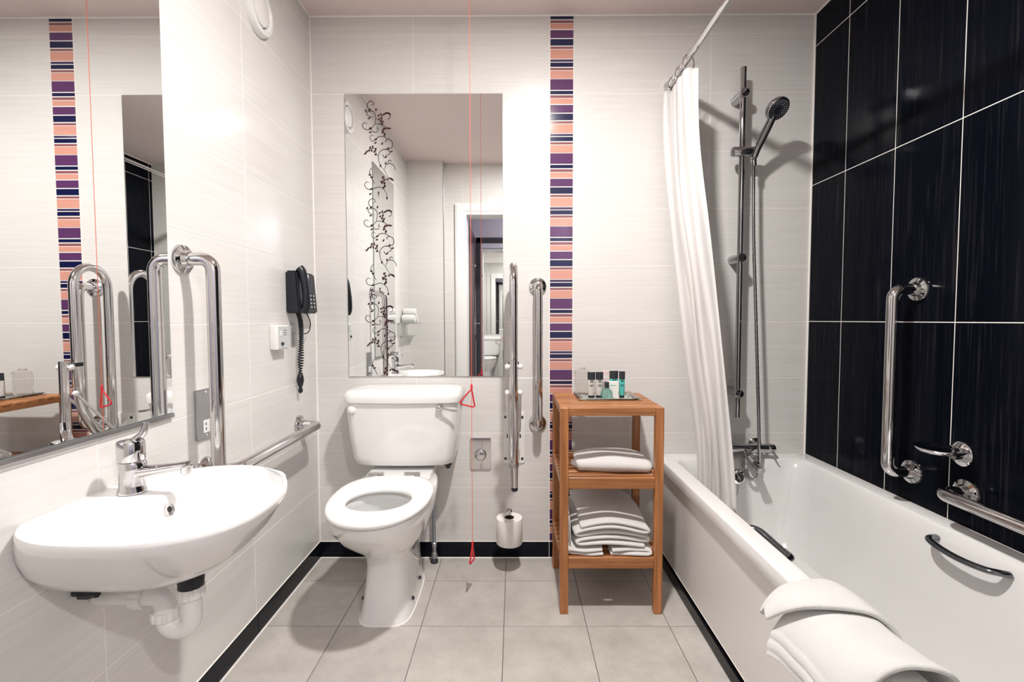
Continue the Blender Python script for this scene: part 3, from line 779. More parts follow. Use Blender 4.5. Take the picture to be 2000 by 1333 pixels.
# ---------------------------------------------------------------- left wall fittings
t = thing('shaver_socket', 'brushed metal shaver socket plate on left wall by the vertical rail', 'socket', (0, -.79, .751))
bm = bm_new(); plate(bm, (0, -.79, .822), (0, 1, 0), (0, 0, 1), .078, .142, .008, .004); finish('metal_plate', bm, M['brushed'], t, 30)
bm = bm_new(); plate(bm, (.008, -.782, .786), (0, 1, 0), (0, 0, 1), .044, .036, .0015, .002); ins = finish('socket_insert', bm, M['white_print'], t)
for yy in (-.795, -.769):
    for zz in (.779, .793):
        bm = bm_new(); plate(bm, (.0094, yy, zz), (0, 1, 0), (0, 0, 1), .004, .007, .0006); finish('socket_slot', bm, M['dark_grey'], ins)
for zz in (.885, .76):
    bm = bm_new(); lathe(bm, [(.0035, .007), (.0035, .0092)], (0, -.79, zz), (1, 0, 0), 12); finish('screw', bm, M['steel'], t, 40)

t = thing('wall_switch_unit', 'small white wall switch box on left wall near the telephone', 'switch', (0, -.365, .98))
bm = bm_new(); box(bm, 0, .030, -.409, -.322, .981, 1.072, .004); finish('box', bm, M['white_plastic'], t, 40)
bm = bm_new(); plate(bm, (.0299, -.3655, 1.0265), (0, 1, 0), (0, 0, 1), .076, .082, .002, .003); finish('face_plate', bm, M['grey_panel'], t, 30)
bm = bm_new(); plate(bm, (.0315, -.388, 1.042), (0, 1, 0), (0, 0, 1), .013, .018, .002, .002); finish('indicator_window', bm, M['white_print'], t)
bm = bm_new(); lathe(bm, [(.006, 0), (.006, .007), (.002, .009)], (.031, -.380, 1.003), (1, 0, 0), 14); finish('key_switch', bm, M['dark_grey'], t, 40)
for k in range(3):
    bm = bm_new(); plate(bm, (.0318, -.354, 1.052-k*.008), (0, 1, 0), (0, 0, 1), .020, .002, .0005); finish('print_line', bm, M['dark_grey'], t)

t = thing('telephone', 'black push-button telephone mounted on left wall near corner', 'telephone', (0, -.2, 1.115))
PY0, PY1 = -.278, -.106
bm = bm_new()
def fx_(z, d=0): return .056+(.044-.056)*(z-1.118)/.167+d
loft(bm, [[(0, PY0, 1.118), (0, PY1, 1.118), (fx_(1.118), PY1, 1.118), (fx_(1.118), PY0, 1.118)], [(0, PY0, 1.285), (0, PY1, 1.285), (fx_(1.285), PY1, 1.285), (fx_(1.285), PY0, 1.285)]])
bmesh.ops.bevel(bm, geom=list(bm.edges), offset=.006, segments=2, affect='EDGES'); bb = finish('phone_base', bm, M['black_plastic'], t, 35)
bm = bm_new(); HY = -.252
pts = catmull([(fx_(1.288)+.003, HY, 1.294), (fx_(1.275)+.014, HY, 1.276), (fx_(1.205)+.020, HY, 1.205), (fx_(1.145)+.016, HY, 1.145), (fx_(1.122)+.004, HY, 1.122)], 6)
n = len(pts); tube(bm, pts, [.021-.004*math.sin(PI*i/(n-1)) for i in range(n)], 18, flat=.85, up=(0, 1, 0)); finish('handset', bm, M['black_plastic'], t, 50)
bm = bm_new(); plate(bm, (fx_(1.270), -.188, 1.270), (0, 1, 0), (-.07, 0, .997), .036, .014, .0012); finish('number_card', bm, M['white_print'], bb)
bm = bm_new(); plate(bm, (fx_(1.235), -.160, 1.237), (0, 1, 0), (-.07, 0, .997), .012, .034, .0012); finish('display', bm, M['dark_grey'], bb)
for r in range(4):
    for c in range(3):
        zk = 1.190-.0155*r; yk = -.198+.027*c
        bm = bm_new(); plate(bm, (fx_(zk)-.0005, yk, zk), (0, 1, 0), (-.07, 0, .997), .016, .010, .004, .002); k = finish('key', bm, M['dark_grey'], bb)
        bm = bm_new(); plate(bm, (fx_(zk)+.0036, yk, zk+.001), (0, 1, 0), (-.07, 0, .997), .010, .005, .0003); finish('key_print', bm, M['white_print'], k)
bm = bm_new()
cen = catmull([(.030, -.235, 1.118), (.032, -.222, 1.085), (.030, -.212, 1.04), (.026, -.208, .98), (.022, -.208, .90), (.020, -.208, .83)], 24); hel = []
L = len(cen)
for i in range(L*5):
    f = i/(L*5-1)*(L-1); j = int(f); p = cen[j].lerp(cen[min(j+1, L-1)], f-j); s = f/(L-1)
    rr = .0075+.003*math.exp(-((s-.72)/.09)**2)+.003*math.exp(-((s-.93)/.05)**2)-.003*math.exp(-((s-.84)/.04)**2); a = s*2*PI*38
    hel.append(p+Vector((math.cos(a), math.sin(a), 0))*rr)
tube(bm, hel, .0027, 6); finish('coiled_cord', bm, M['black_plastic'], t, 60)
bm = bm_new(); lathe(bm, [(.004, .045), (.012, .03), (.0145, .012), (.010, -.008), (.006, -.016), (.0085, -.026), (.009, -.034), (.003, -.041)], (.020, -.208, .832), (0, 0, 1), 18); finish('cord_end_loop', bm, M['black_plastic'], t, 50)
bm = bm_new(); tube(bm, catmull([(.035, -.175, 1.12), (.036, -.140, 1.085), (.034, -.142, 1.05), (.030, -.165, 1.035), (.02, -.205, 1.035)], 8), .0022, 8); finish('line_cord', bm, M['black_plastic'], t, 60)
t = thing('phone_line_plate', 'slim metal phone line plate on left wall below telephone', 'wall plate', (0, -.222, .985))
bm = bm_new(); plate(bm, (0, -.222, 1.03), (0, 1, 0), (0, 0, 1), .036, .088, .007, .003); finish('cover', bm, M['brushed'], t, 30)
bm = bm_new(); lathe(bm, [(.003, .006), (.003, .0082)], (0, -.222, 1.065), (1, 0, 0), 10); finish('screw', bm, M['steel'], t)

t = thing('extractor_vent', 'round white extractor vent high on the left wall', 'vent', (0, -.445, 2.165))
bm = bm_new(); lathe(bm, [(.083, 0), (.083, .012), (.078, .022), (.064, .024), (.058, .018), (.057, .004)], (0, -.445, 2.167), (1, 0, 0), 48, cap=False); finish('outer_ring', bm, M['white_plastic'], t, 40)
bm = bm_new(); lathe(bm, [(.010, .003), (.048, .004), (.052, .010), (.050, .020), (.02, .025), (.002, .026)], (0, -.445, 2.167), (1, 0, 0), 48); finish('centre_disc', bm, M['white_plastic'], t, 40)

# glass shelf with folded tissue and tumbler holder, seen in the mirror
t = thing('glass_shelf', 'small glass shelf on left wall near the rear corner, seen in mirror', 'shelf', (0, -1.68, 1.06))
bm = bm_new(); box(bm, .004, .125, -1.86, -1.50, 1.060, 1.066, .001); finish('glass_pane', bm, M['glass'], t)
for yy in (-1.56, -1.80):
    bm = bm_new(); box(bm, 0, .03, yy-.01, yy+.01, 1.052, 1.0595, .001); finish('bracket', bm, M['chrome'], t)
t = thing('hand_towel', 'small white rolled hand towel on the glass shelf in the mirror', 'towel', (.06, -1.70, 1.066))
for k, (dy, zz) in enumerate(((-.045, 1.0985), (.045, 1.0985), (0, 1.150))):
    bm = bm_new(); r = .032
    path = [(.01+.1*i/6, -1.70+dy, zz) for i in range(7)]; tube(bm, path, [r*.9]+[r]*5+[r*.9], 20); finish('towel_roll', bm, M['towel'], t, 50)
t = thing('tumbler_holder', 'chrome tumbler holder on left wall under the glass shelf', 'tumbler holder', (0, -1.62, .95))
bm = bm_new(); lathe(bm, [(.018, 0), (.018, .006), (.008, .01), (.007, .03)], (0, -1.62, .955), (1, 0, 0), 18); finish('wall_rose', bm, M['chrome'], t, 40)
bm = bm_new(); tube(bm, [(.065+.035*math.cos(2*PI*k/24), -1.62+.035*math.sin(2*PI*k/24), .955) for k in range(24)], .004, 8, closed=True); finish('ring', bm, M['chrome'], t, 60)

# ---------------------------------------------------------------- wooden shelf unit
t = thing('shelf_unit', 'orange wooden three-tier slatted shelf unit beside the bath', 'shelf', (1.252, -.25, 0))
X0, X1, Y0, Y1, TOP = 1.063, 1.440, -.430, -.072, .770
LG = .030
def bar(name, x0, x1, y0, y1, z0, z1, m, bev=.002, par=t): 
    bm = bm_new(); box(bm, x0, x1, y0, y1, z0, z1, bev, 1); return finish(name, bm, M[m], par, loc=((x0+x1)/2, (y0+y1)/2, (z0+z1)/2))
for lx in (X0, X1-LG):
    for ly in (Y0, Y1-LG): bar('leg', lx, lx+LG, ly, ly+LG, .0003, TOP, 'wood_z')
for zt_, nm in ((TOP, 'top'), (.512, 'mid'), (.214, 'low')):
    rh = .030 if nm == 'top' else .042
    zb = zt_-rh
    zs = zt_ if nm == 'top' else zt_
    bar('front_rail', X0+LG, X1-LG, Y0+.002, Y0+.022, zb, zs, 'wood_x'); bar('back_rail', X0+LG, X1-LG, Y1-.022, Y1-.002, zb, zs, 'wood_x')
    for xx in (X0+.003, X1-.021): bar('side_rail', xx, xx+.018, Y0+LG, Y1-LG, zb, zs-.0095, 'wood_y')
    n = 7; y0, y1 = Y0+.0265, Y1-.0265; w = (y1-y0)/n
    for k in range(n):
        ya = y0+w*k+.0060; yb = y0+w*(k+1)-.0060
        inset = LG+.001 if (ya < Y0+LG or yb > Y1-LG) else .001
        bar('slat', X0+inset, X1-inset, ya, yb, zs-.009, zs, 'wood_x', .0015)

# towels on the shelf unit
def towel_fold(name, parent, layers, thick, y0, y1, seed, rot=0, piv=(0, 0), taper=None):
    """one folded sheet: path in (x,z) going back and forth, swept along y."""
    rnd = random.Random(seed)
    path = catmull([(x, 0, z) for x, z in layers], 6); ny = 14
    ph = [rnd.uniform(0, 6) for _ in range(6)]
    bm = bm_new(); rows = []
    for j in range(ny+1):
        s = j/ny; y = y0+(y1-y0)*s; row = []
        for i, p in enumerate(path):
            q = i/len(path)
            x, z = p.x, p.z
            x += .0035*math.sin(ph[0]+7*s+3*q); z += .0018*math.sin(ph[1]+9*s+11*q)
            yy = y+.006*math.sin(ph[2]+9*q)*(1 if s > .5 else -1)*abs(2*s-1)
            if taper: x, yy, z = taper(x, yy, z, s)
            v = Vector((x-piv[0], yy-piv[1], 0)); v.rotate(Matrix.Rotation(rot, 3, 'Z'))
            row.append(bm.verts.new((v.x+piv[0], v.y+piv[1], z)))
        rows.append(row)
    for a, b in zip(rows, rows[1:]):
        for k in range(len(a)-1): bm.faces.new((a[k], a[k+1], b[k+1], b[k]))
    o = finish(name, bm, M['towel'], parent, 0)
    m = o.modifiers.new('thickness', 'SOLIDIFY'); m.thickness = thick; m.offset = 0
    m = o.modifiers.new('smooth', 'SUBSURF'); m.levels = 1; m.render_levels = 1
    return o

def zz(x0, x1, z0, dz, n, bulge=.0, left_first=True):
    """zigzag layers between x0 and x1 starting at z0."""
    out = []; side = left_first
    for k in range(n):
        z = z0+k*dz; a, b = (x0, x1) if side else (x1, x0)
        m = .5*(a+b)
        out += [(a+(b-a)*.06, z), (a+(b-a)*.3, z+bulge*.7*k/n), (m, z+bulge*k/n), (a+(b-a)*.7, z+bulge*.7*k/n), (b-(b-a)*.06, z)]
        if k < n-1: out.append((b+(.003 if b > a else -.003), z+dz/2))
        side = not side
    return out
def lens(x, y, z, s):
    c = 1.262
    wide = .50+.50*min(1, s*1.8)
    k = .50+.62*math.sin(PI*min(1, .18+.70*s))
    return c+(x-c)*wide+.02*(s-.5), y, .5135+(z-.5135)*k
t = thing('towel', 'single folded white towel on the middle shelf of the wooden unit', 'towel', (1.25, -.30, .512))
towel_fold('towel_fold', t, [(1.185, .526), (1.22, .526), (1.26, .526), (1.30, .526), (1.335, .527), (1.350, .538), (1.336, .551), (1.30, .559), (1.26, .566), (1.22, .563), (1.19, .552)], .024, -.435, -.165, 3, rot=-PI/2+.16, piv=(1.262, -.30), taper=lens)
t = thing('towel', 'small folded white towel, bottom right of the lower-shelf pile', 'towel', (1.33, -.3, .214))
towel_fold('towel_fold', t, zz(1.245, 1.400, .2215, .014, 2, 0), .0115, -.422, -.20, 5)
t = thing('towel', 'big thick folded white bath towel on top of the lower-shelf pile', 'towel', (1.25, -.25, .26))
def slope(x, y, z, s): return x+.012*(1-s)-.004, y, z+.060*s*max(0, (z-.25))/.12+.008*math.sin((x-1.12)*14)
towel_fold('towel_fold', t, zz(1.120, 1.385, .252, .0165, 5, .016, left_first=False), .0135, -.412, -.125, 8, taper=slope)
t = thing('towel', 'folded white towel, bottom left of the lower-shelf pile', 'towel', (1.18, -.27, .214))
towel_fold('towel_fold', t, zz(1.099, 1.232, .2215, .0135, 2, 0, left_first=False), .0115, -.418, -.15, 9)
t = thing('towel', 'white towel folded upright against the left of the lower-shelf pile', 'towel', (1.10, -.27, .25))
towel_fold('towel_fold', t, [(1.0985, .258), (1.098, .29), (1.0985, .325), (1.101, .350), (1.105, .345), (1.106, .31), (1.1055, .258)], .005, -.40, -.15, 11)

# ---------------------------------------------------------------- toiletries on the glass tray
t = thing('glass_tray', 'pale green glass tray on top of the shelf unit', 'tray', (1.27, -.185, TOP))
bm = bm_new()
loft(bm, [rrect(1.165, 1.385, -.268, -.105, .012, TOP+.0005), rrect(1.150, 1.400, -.283, -.090, .014, TOP+.008), rrect(1.154, 1.396, -.279, -.094, .013, TOP+.010), rrect(1.169, 1.381, -.264, -.109, .012, TOP+.0045)])
finish('tray_glass', bm, M['glass'], t, 40)
TZ = TOP+.0048
def tube_pack(x, y, w, h, mat, label, rot=0):
    t = thing('toiletry_tube', label, 'toiletry tube', (x, y, TZ), 'toiletry tubes on the tray')
    R = Matrix.Rotation(rot, 3, 'Z')
    def ring(z, a, b, n=20): return [Vector((x, y, TZ+z))+R @ Vector((a*math.cos(2*PI*k/n), b*math.sin(2*PI*k/n), 0)) for k in range(n)]
    bm = bm_new(); loft(bm, [ring(.0002, w*.40, .0105), ring(.009, w*.40, .0105)]); finish('cap', bm, M['tube_black'], t, 40)
    bm = bm_new(); loft(bm, [ring(.009, w*.42, .0110), ring(.012, w*.44, .0115), ring(h*.45, w*.47, .0095), ring(h*.74, w*.485, .006)]); bd = finish('tube_body', bm, mat, t, 40)
    bm = bm_new(); loft(bm, [ring(h*.70, w*.487, .0066), ring(h*.74, w*.488, .0062), ring(h*.93, w*.5, .0028), ring(h, w*.5, .0018)]); finish('black_top', bm, M['tube_black'], t, 40)
    c = Vector((x, y, TZ+h*.66))+R @ Vector((0, -.0088, 0)); bm = bm_new()
    tube(bm, [c+R @ Vector((w*.16*math.cos(2*PI*k/20), 0, w*.16*math.sin(2*PI*k/20))) for k in range(20)], .0011, 6, closed=True); finish('ring_emblem', bm, M['tube_black'], bd, 60)
    for j, wd_ in enumerate((.5, .34)):
        c = Vector((x, y, TZ+h*(.50-.05*j)))+R @ Vector((0, -.0096, 0)); bm = bm_new(); plate(bm, c, R @ Vector((1, 0, 0)), (0, 0, 1), w*wd_, .0018, .0006); finish('print_line', bm, M['dark_grey'], bd)
tube_pack(1.207, -.225, .031, .103, M['grey_tube'], 'grey toiletry tube with black top, leftmost on the tray')
tube_pack(1.240, -.222, .031, .103, M['grey_tube'], 'grey toiletry tube with black top, second from left on the tray')
tube_pack(1.300, -.215, .036, .107, M['teal_tube'], 'wider teal toiletry tube with black top, partly behind white carton', .05)
tube_pack(1.331, -.225, .024, .106, M['teal_tube'], 'narrow teal toiletry tube with black top, rightmost on the tray', -.15)
t = thing('toiletry_bottle', 'small round teal liquid bottle with black cap on the tray', 'bottle', (1.263, -.262, TZ))
bm = bm_new(); pr_ = [(.012, .0003), (.020, .003), (.0235, .014), (.023, .026), (.017, .037), (.010, .042), (.0085, .046)]
loft(bm, [[(1.263+r*math.cos(2*PI*k/28), -.258+r*.62*math.sin(2*PI*k/28), TZ+h) for k in range(28)] for r, h in pr_]); finish('bottle_body', bm, M['teal_liquid'], t, 60)
bm = bm_new(); lathe(bm, [(.0095, .046), (.0095, .066), (.008, .068)], (1.263, -.258, TZ), (0, 0, 1), 20); finish('cap', bm, M['tube_black'], t, 40)
t = thing('soap_carton', 'square white soap carton leaning behind the round bottle', 'carton', (1.29, -.243, TZ))
bm = bm_new(); box(bm, 1.268, 1.312, -.250, -.236, TZ+.0002, TZ+.068, .001); finish('carton_box', bm, M['soap_card'], t)
bm = bm_new(); plate(bm, (1.290, -.2499, TZ+.052), (1, 0, 0), (0, 0, 1), .026, .0025, .0004); finish('print_line', bm, M['teal_tube'], t)
t = thing('carton', 'pale pink upright carton at the back of the tray', 'carton', (1.272, -.19, TZ))
bm = bm_new(); box(bm, 1.258, 1.284, -.196, -.182, TZ+.0002, TZ+.104, .001); finish('carton_box', bm, M['pink_card'], t)
bm = bm_new(); plate(bm, (1.271, -.1959, TZ+.08), (1, 0, 0), (0, 0, 1), .014, .008, .0004); finish('print_patch', bm, M['white_print'], t)
t = thing('wrapped_tumbler', 'clear plastic-wrapped tumbler left of the grey tubes', 'tumbler', (1.178, -.165, TZ))
bm = bm_new(); x, y, r, h = 1.178, -.165, .028, .100
lathe(bm, [(.001, .0012), (r*.78, .0012), (r*.82, .002), (r*.98, h), (r*.94, h), (r*.78, .004), (.001, .004)], (x, y, TZ), (0, 0, 1), 28, cap=False); finish('tumbler_cup', bm, M['clear'], t, 40)
bm = bm_new(); rw = []
for rr_, hh in ((r*.85, .0006), (r*1.02, .01), (r*1.12, h*.6), (r*1.1, h*1.02), (r*.6, h*1.08), (r*.3, h*1.16)):
    rw.append([(x+rr_*(1+.06*math.sin(5*a+hh*60))*math.cos(a), y+rr_*(1+.06*math.sin(5*a+hh*60))*math.sin(a), TZ+hh) for a in [2*PI*q/30 for q in range(30)]])
loft(bm, rw, False, False); finish('plastic_wrap', bm, M['clear'], t, 60)

# ---------------------------------------------------------------- bath
BX0, BYE = 1.533, -1.70
t = thing('bathtub', 'white rectangular bathtub along the black tiled wall', 'bath', (1.87, -.85, .05))
bm = bm_new()
def rb(x0, x1, y0, y1, r, z): return rrect(x0, x1, y0, y1, r, z, 10)
e = .0012
loft(bm, [rb(BX0+.022, W-e, BYE, -e, .012, .435), rb(BX0, W-e, BYE, -e, .012, .437), rb(BX0-.002, W-e, BYE-.002, -e, .012, .45), rb(BX0-.001, W-e, BYE-.001, -e, .012, .475), rb(BX0+.001, W-e, BYE+.001, -e, .012, .4785), rb(BX0+.0045, W-e-.003, BYE+.0045, -e-.003, .014, .4803),
          rb(1.592, 2.164, -1.655, -.064, .07, .4795), rb(1.596, 2.158, -1.648, -.070, .072, .4765), rb(1.600, 2.153, -1.643, -.075, .074, .470), rb(1.614, 2.142, -1.61, -.088, .085, .44), rb(1.628, 2.128, -1.52, -.100, .09, .36),
          rb(1.648, 2.108, -1.42, -.115, .10, .25), rb(1.672, 2.086, -1.35, -.14, .11, .16), rb(1.70, 2.06, -1.31, -.18, .11, .115), rb(1.76, 2.0, -1.25, -.25, .09, .105)], cap0=False)
tub = finish('tub_shell', bm, M['acrylic'], t, 28)
bm = bm_new(); box(bm, 1.550, 1.560, BYE+.01, -.001, .060, .436); finish('side_panel', bm, M['panel'], t)
bm = bm_new(); box(bm, 1.544, 1.558, BYE+.01, -.0095, .0005, .046, .002, 1); finish('plinth', bm, M['plinth'], t)
bm = bm_new(); box(bm, 1.5585, 1.566, BYE+.01, -.0095, .0005, .06); finish('gap_shade_backing', bm, M['black_rubber'], t)  # added black strip, stands in for shade in the gap below the panel
bm = bm_new(); box(bm, 1.5488, 1.5505, BYE+.01, -.0095, .0600, .0618); finish('panel_edge', bm, M['sealant'], t)
bm = bm_new(); box(bm, 1.56, W-.002, BYE+.002, BYE+.012, .001, .436); finish('end_panel', bm, M['panel'], t)
def grip(pts, n):
    bm = bm_new(); tube(bm, catmull(pts, 7), .0078, 12, flat=1.5, up=n); finish('hand_grip', bm, M['grip'], tub, 60)
grip([(2.141, -.762, .446), (2.120, -.768, .448), (2.104, -.785, .447), (2.098, -.82, .443), (2.097, -.865, .441), (2.098, -.91, .443), (2.104, -.95, .447), (2.120, -.966, .448), (2.141, -.972, .446)], (0, 0, 1))
grip([(1.612, -.682, .440), (1.632, -.688, .442), (1.648, -.705, .441), (1.654, -.74, .437), (1.655, -.785, .435), (1.654, -.83, .437), (1.648, -.87, .441), (1.632, -.886, .442), (1.612, -.892, .440)], (0, 0, 1))
bm = bm_new(); lathe(bm, [(.034, -.002), (.034, .004), (.030, .009), (.021, .010), (.018, .005)], (1.868, -.098, .405), (0, -1, .15), 32); ov = finish('overflow_ring', bm, M['chrome'], tub, 40)
bm = bm_new(); lathe(bm, [(.0175, .0045), (.0175, .0056)], (1.868, -.098, .405), (0, -1, .15), 28); finish('overflow_grille', bm, M['black_rubber'], ov)
for a in range(3):
    c = Vector((1.868, -.1048, .406)); d = Vector((math.cos(a*PI/3), 0, math.sin(a*PI/3)))*.017
    bm = bm_new(); tube(bm, [c-d, c+d], .0016, 6); finish('grille_bar', bm, M['chrome'], ov)
bm = bm_new(); tube(bm, catmull([(1.866, -.107, .375), (1.860, -.114, .35), (1.852, -.125, .335)], 6), .0016, 6); finish('plug_chain', bm, M['brushed'], ov)

# ---------------------------------------------------------------- shower fittings
t = thing('bath_shower_mixer', 'chrome bar shower mixer on back wall above the bath end', 'mixer', (1.93, 0, .47))
my, mz = -.072, .523
bm = bm_new(); tube(bm, [(1.838, my, mz), (2.005, my, mz)], .020, 24); mb = finish('mixer_bar', bm, M['darkened_shower_chrome'], t, 50)
for x0, x1 in ((1.812, 1.838), (2.005, 2.035)):
    bm = bm_new(); d = 1 if x1 > 1.9 else -1
    lathe(bm, [(.0195, 0), (.021, .003), (.021, abs(x1-x0)-.004), (.018, abs(x1-x0))], (x0 if d > 0 else x1, my, mz), (d, 0, 0), 24); kn = finish('control_knob', bm, M['darkened_shower_chrome'], t, 40)
    bm = bm_new(); xm = (x0+x1)/2; tube(bm, [(xm, my-.018, mz-.008), (xm+.006, my-.034, mz-.026), (xm+.012, my-.037, mz-.033)], [.005, .004, .0035], 10); finish('knob_lever', bm, M['darkened_shower_chrome'], kn, 60)
for xx in (1.857, 1.985):
    bm = bm_new(); lathe(bm, [(.030, 0), (.030, .004), (.022, .012), (.014, .018), (.014, .07)], (xx, 0, mz), (0, -1, 0), 24); finish('wall_connector', bm, M['darkened_shower_chrome'], t, 40)
bm = bm_new(); tube(bm, catmull([(1.905, my-.004, mz-.01), (1.912, my-.035, mz-.028), (1.920, my-.085, mz-.052), (1.924, my-.108, mz-.064)], 6), [.020]*6+[.018]*6+[.016]*7, 20); finish('bath_spout', bm, M['darkened_shower_chrome'], t, 60)
bm = bm_new(); lathe(bm, [(.016, 0), (.017, .003), (.017, .014), (.012, .017), (.002, .0175)], (1.922, my-.100, mz-.060), (.06, -.85, -.4), 24); finish('diverter_knob', bm, M['darkened_shower_chrome'], t, 40)
bm = bm_new(); lathe(bm, [(.010, 0), (.010, -.03), (.012, -.032), (.012, -.05)], (1.897, my-.026, mz-.028), (0, 0, 1), 16); finish('hose_outlet', bm, M['darkened_shower_chrome'], t, 40)

SXB = 1.868; SYB = -.075
t = thing('shower_slide_rail', 'tall chrome shower slide rail on back wall above the bath', 'slide rail', (SXB, 0, .66))
bm = bm_new(); tube(bm, [(SXB, SYB, .662), (SXB, SYB, 2.155)], .0122, 20); finish('rail_bar', bm, M['darkened_shower_chrome'], t, 60)
for zz_ in (.768, 1.353, 2.045):
    bm = bm_new(); lathe(bm, [(.021, 0), (.021, .02), (.020, .085), (.0205, .092), (.018, .096), (.003, .097)], (SXB, 0, zz_), (0, -1, 0), 24); finish('rail_bracket', bm, M['darkened_shower_chrome'], t, 40)
bm = bm_new(); tube(bm, [(SXB-.045, SYB-.01, 1.80), (SXB-.04, SYB-.01, 1.80), (SXB+.052, SYB-.014, 1.80), (SXB+.057, SYB-.014, 1.80)], [.019, .021, .020, .017], 20); finish('slider', bm, M['darkened_shower_chrome'], t, 40)
t = thing('shower_handset', 'chrome shower handset tilted outward from the slide rail', 'shower head', (1.915, -.09, 1.79))
hp = catmull([(1.910, -.094, 1.772), (1.918, -.108, 1.81), (1.932, -.140, 1.862), (1.942, -.170, 1.905), (1.945, -.182, 1.925)], 6)
bm = bm_new(); n = len(hp); tube(bm, hp, [.0125+.004*math.sin(PI*i/(n-1)) for i in range(n)], 18); finish('handle', bm, M['darkened_shower_chrome'], t, 60)
hc_ = Vector((1.949, -.186, 1.940)); hd_ = Vector((.16, -.62, -.62)).normalized()
bm = bm_new(); lathe(bm, [(.004, -.020), (.024, -.017), (.040, -.006), (.0465, .006), (.0465, .016), (.043, .020)], hc_, hd_, 36); hh_ = finish('head_shell', bm, M['darkened_shower_chrome'], t, 50)
bm = bm_new(); lathe(bm, [(.042, .019), (.040, .0225), (.018, .0225), (.016, .021), (.001, .021)], hc_, hd_, 36); finish('spray_face', bm, M['dark_grey'], hh_, 40)
u_, v_ = frame_for(hd_)
bm = bm_new()
for ring_r, cnt in ((.035, 26), (.028, 20), (.021, 14)):
    for k in range(cnt):
        a = 2*PI*k/cnt; lathe(bm, [(.0016, .022), (.0012, .0245)], hc_+(u_*math.cos(a)+v_*math.sin(a))*ring_r, hd_, 6)
o = finish('spray_nozzles', bm, simple('grey_nozzle', (.30, .31, .33), .5), hh_); o['kind'] = 'stuff'
t = thing('shower_hose', 'flexible chrome shower hose hanging from handset to mixer', 'hose', (1.9, -.1, .4))
hose = catmull([(1.910, -.094, 1.776), (1.909, -.095, 1.70), (1.912, -.100, 1.45), (1.924, -.105, 1.15), (1.936, -.110, .85), (1.944, -.115, .62), (1.946, -.120, .48), (1.940, -.125, .425), (1.922, -.126, .402), (1.904, -.118, .412), (1.897, -.100, .45)], 24)
bm = bm_new(); tube(bm, hose, [.0072 if i % 2 else .0062 for i in range(len(hose))], 10); finish('hose_tube', bm, M['darkened_shower_chrome'], t, 0)
bm = bm_new(); lathe(bm, [(.009, 0), (.011, .003), (.011, .03), (.008, .034)], (1.9095, -.095, 1.735), (0, 0, 1), 16); finish('hose_nut', bm, M['darkened_shower_chrome'], t, 40)

# shower curtain and rail
t = thing('curtain_rail', 'straight chrome shower curtain rail below the ceiling', 'curtain rail', (1.579, -1.0, 2.11))
bm = bm_new(); tube(bm, [(1.579, -.004, 2.11), (1.579, YR+.003, 2.11)], .0125, 20); finish('rail_tube', bm, M['chrome'], t, 60)
for y, s in ((0, -1), (YR, 1)):
    bm = bm_new(); lathe(bm, [(.027, 0), (.027, .004), (.018, .018), (.0145, .024)], (1.579, y, 2.11), (0, s, 0), 24); finish('wall_flange', bm, M['chrome'], t, 40)
t = thing('shower_curtain', 'white fabric shower curtain bunched at the rail end', 'curtain', (1.60, -.17, .33))
bm = bm_new(); NS, NZ = 150, 60; rows = []
ZT, ZB = 2.055, .335
def cpos(s, v):
    """s 0..1 along the bunch from wall to room, v 0..1 from top to bottom."""
    k = v*v*(3-2*v)
    fx0, fy0 = 1.552, -.040; nx0, ny0 = 1.578, -.285
    fx1, fy1 = 1.690, -.105; nx1, ny1 = 1.714, -.385
    fx = fx0+(fx1-fx0)*k; fy = fy0+(fy1-fy0)*v; nx = nx0+(nx1-nx0)*k; ny = ny0+(ny1-ny0)*v**.8
    amp = .027+.010*math.sin(PI*min(1, v*1.15))-.006*v
    ph = 2*PI*4.2*s+.9*math.sin(2.6*v+3*s)+.5*v
    off = amp*math.sin(ph)*(.75+.25*math.sin(9*s+1))+.004*math.sin(13*v+21*s)
    al = .009*math.sin(2*ph+.5)+.004*math.sin(17*v+6*s)
    zt = ZT-.018*(.5-.5*math.cos(2*ph/2*1.0))
    return Vector((fx+(nx-fx)*s+off, fy+(ny-fy)*s+al, zt+(ZB+.02*s-zt)*v))
for j in range(NZ+1):
    rows.append([bm.verts.new(cpos(i/NS, j/NZ)) for i in range(NS+1)])
for a, b in zip(rows, rows[1:]):
    for k in range(NS): bm.faces.new((a[k], a[k+1], b[k+1], b[k]))
o = finish('curtain_cloth', bm, M['curtain'], t, 0)
m = o.modifiers.new('thickness', 'SOLIDIFY'); m.thickness = .0012
for k in range(6):
    yy = -.055-.044*k; bm = bm_new()
    tube(bm, [(1.579+.022*math.cos(a), yy+.004*math.sin(a), 2.094+.034*math.sin(a)) for a in [2*PI*q/20 for q in range(20)]], .0022, 8, closed=True); finish('curtain_ring', bm, M['clear'] if k % 2 else M['chrome'], t, 60)

# chrome soap dish on the black wall
t = thing('soap_dish', 'oval chrome soap dish on the black wall above horizontal rail', 'soap dish', (W, -.757, .69))
bm = bm_new(); lathe(bm, [(.036, 0), (.036, .005), (.030, .010), (.018, .014), (.015, .03)], (W, -.757, .693), (-1, 0, 0), 28); finish('wall_rose', bm, M['chrome'], t, 40)
bm = bm_new(); n = 32
def dr(a, b, z): return [(W-.068+a*math.cos(2*PI*k/n), -.757+b*math.sin(2*PI*k/n), z) for k in range(n)]
loft(bm, [dr(.030, .034, .697), dr(.052, .056, .700), dr(.058, .062, .707), dr(.060, .064, .712), dr(.056, .060, .7125), dr(.048, .052, .706), dr(.01, .012, .705)]); finish('dish', bm, M['chrome'], t, 50)

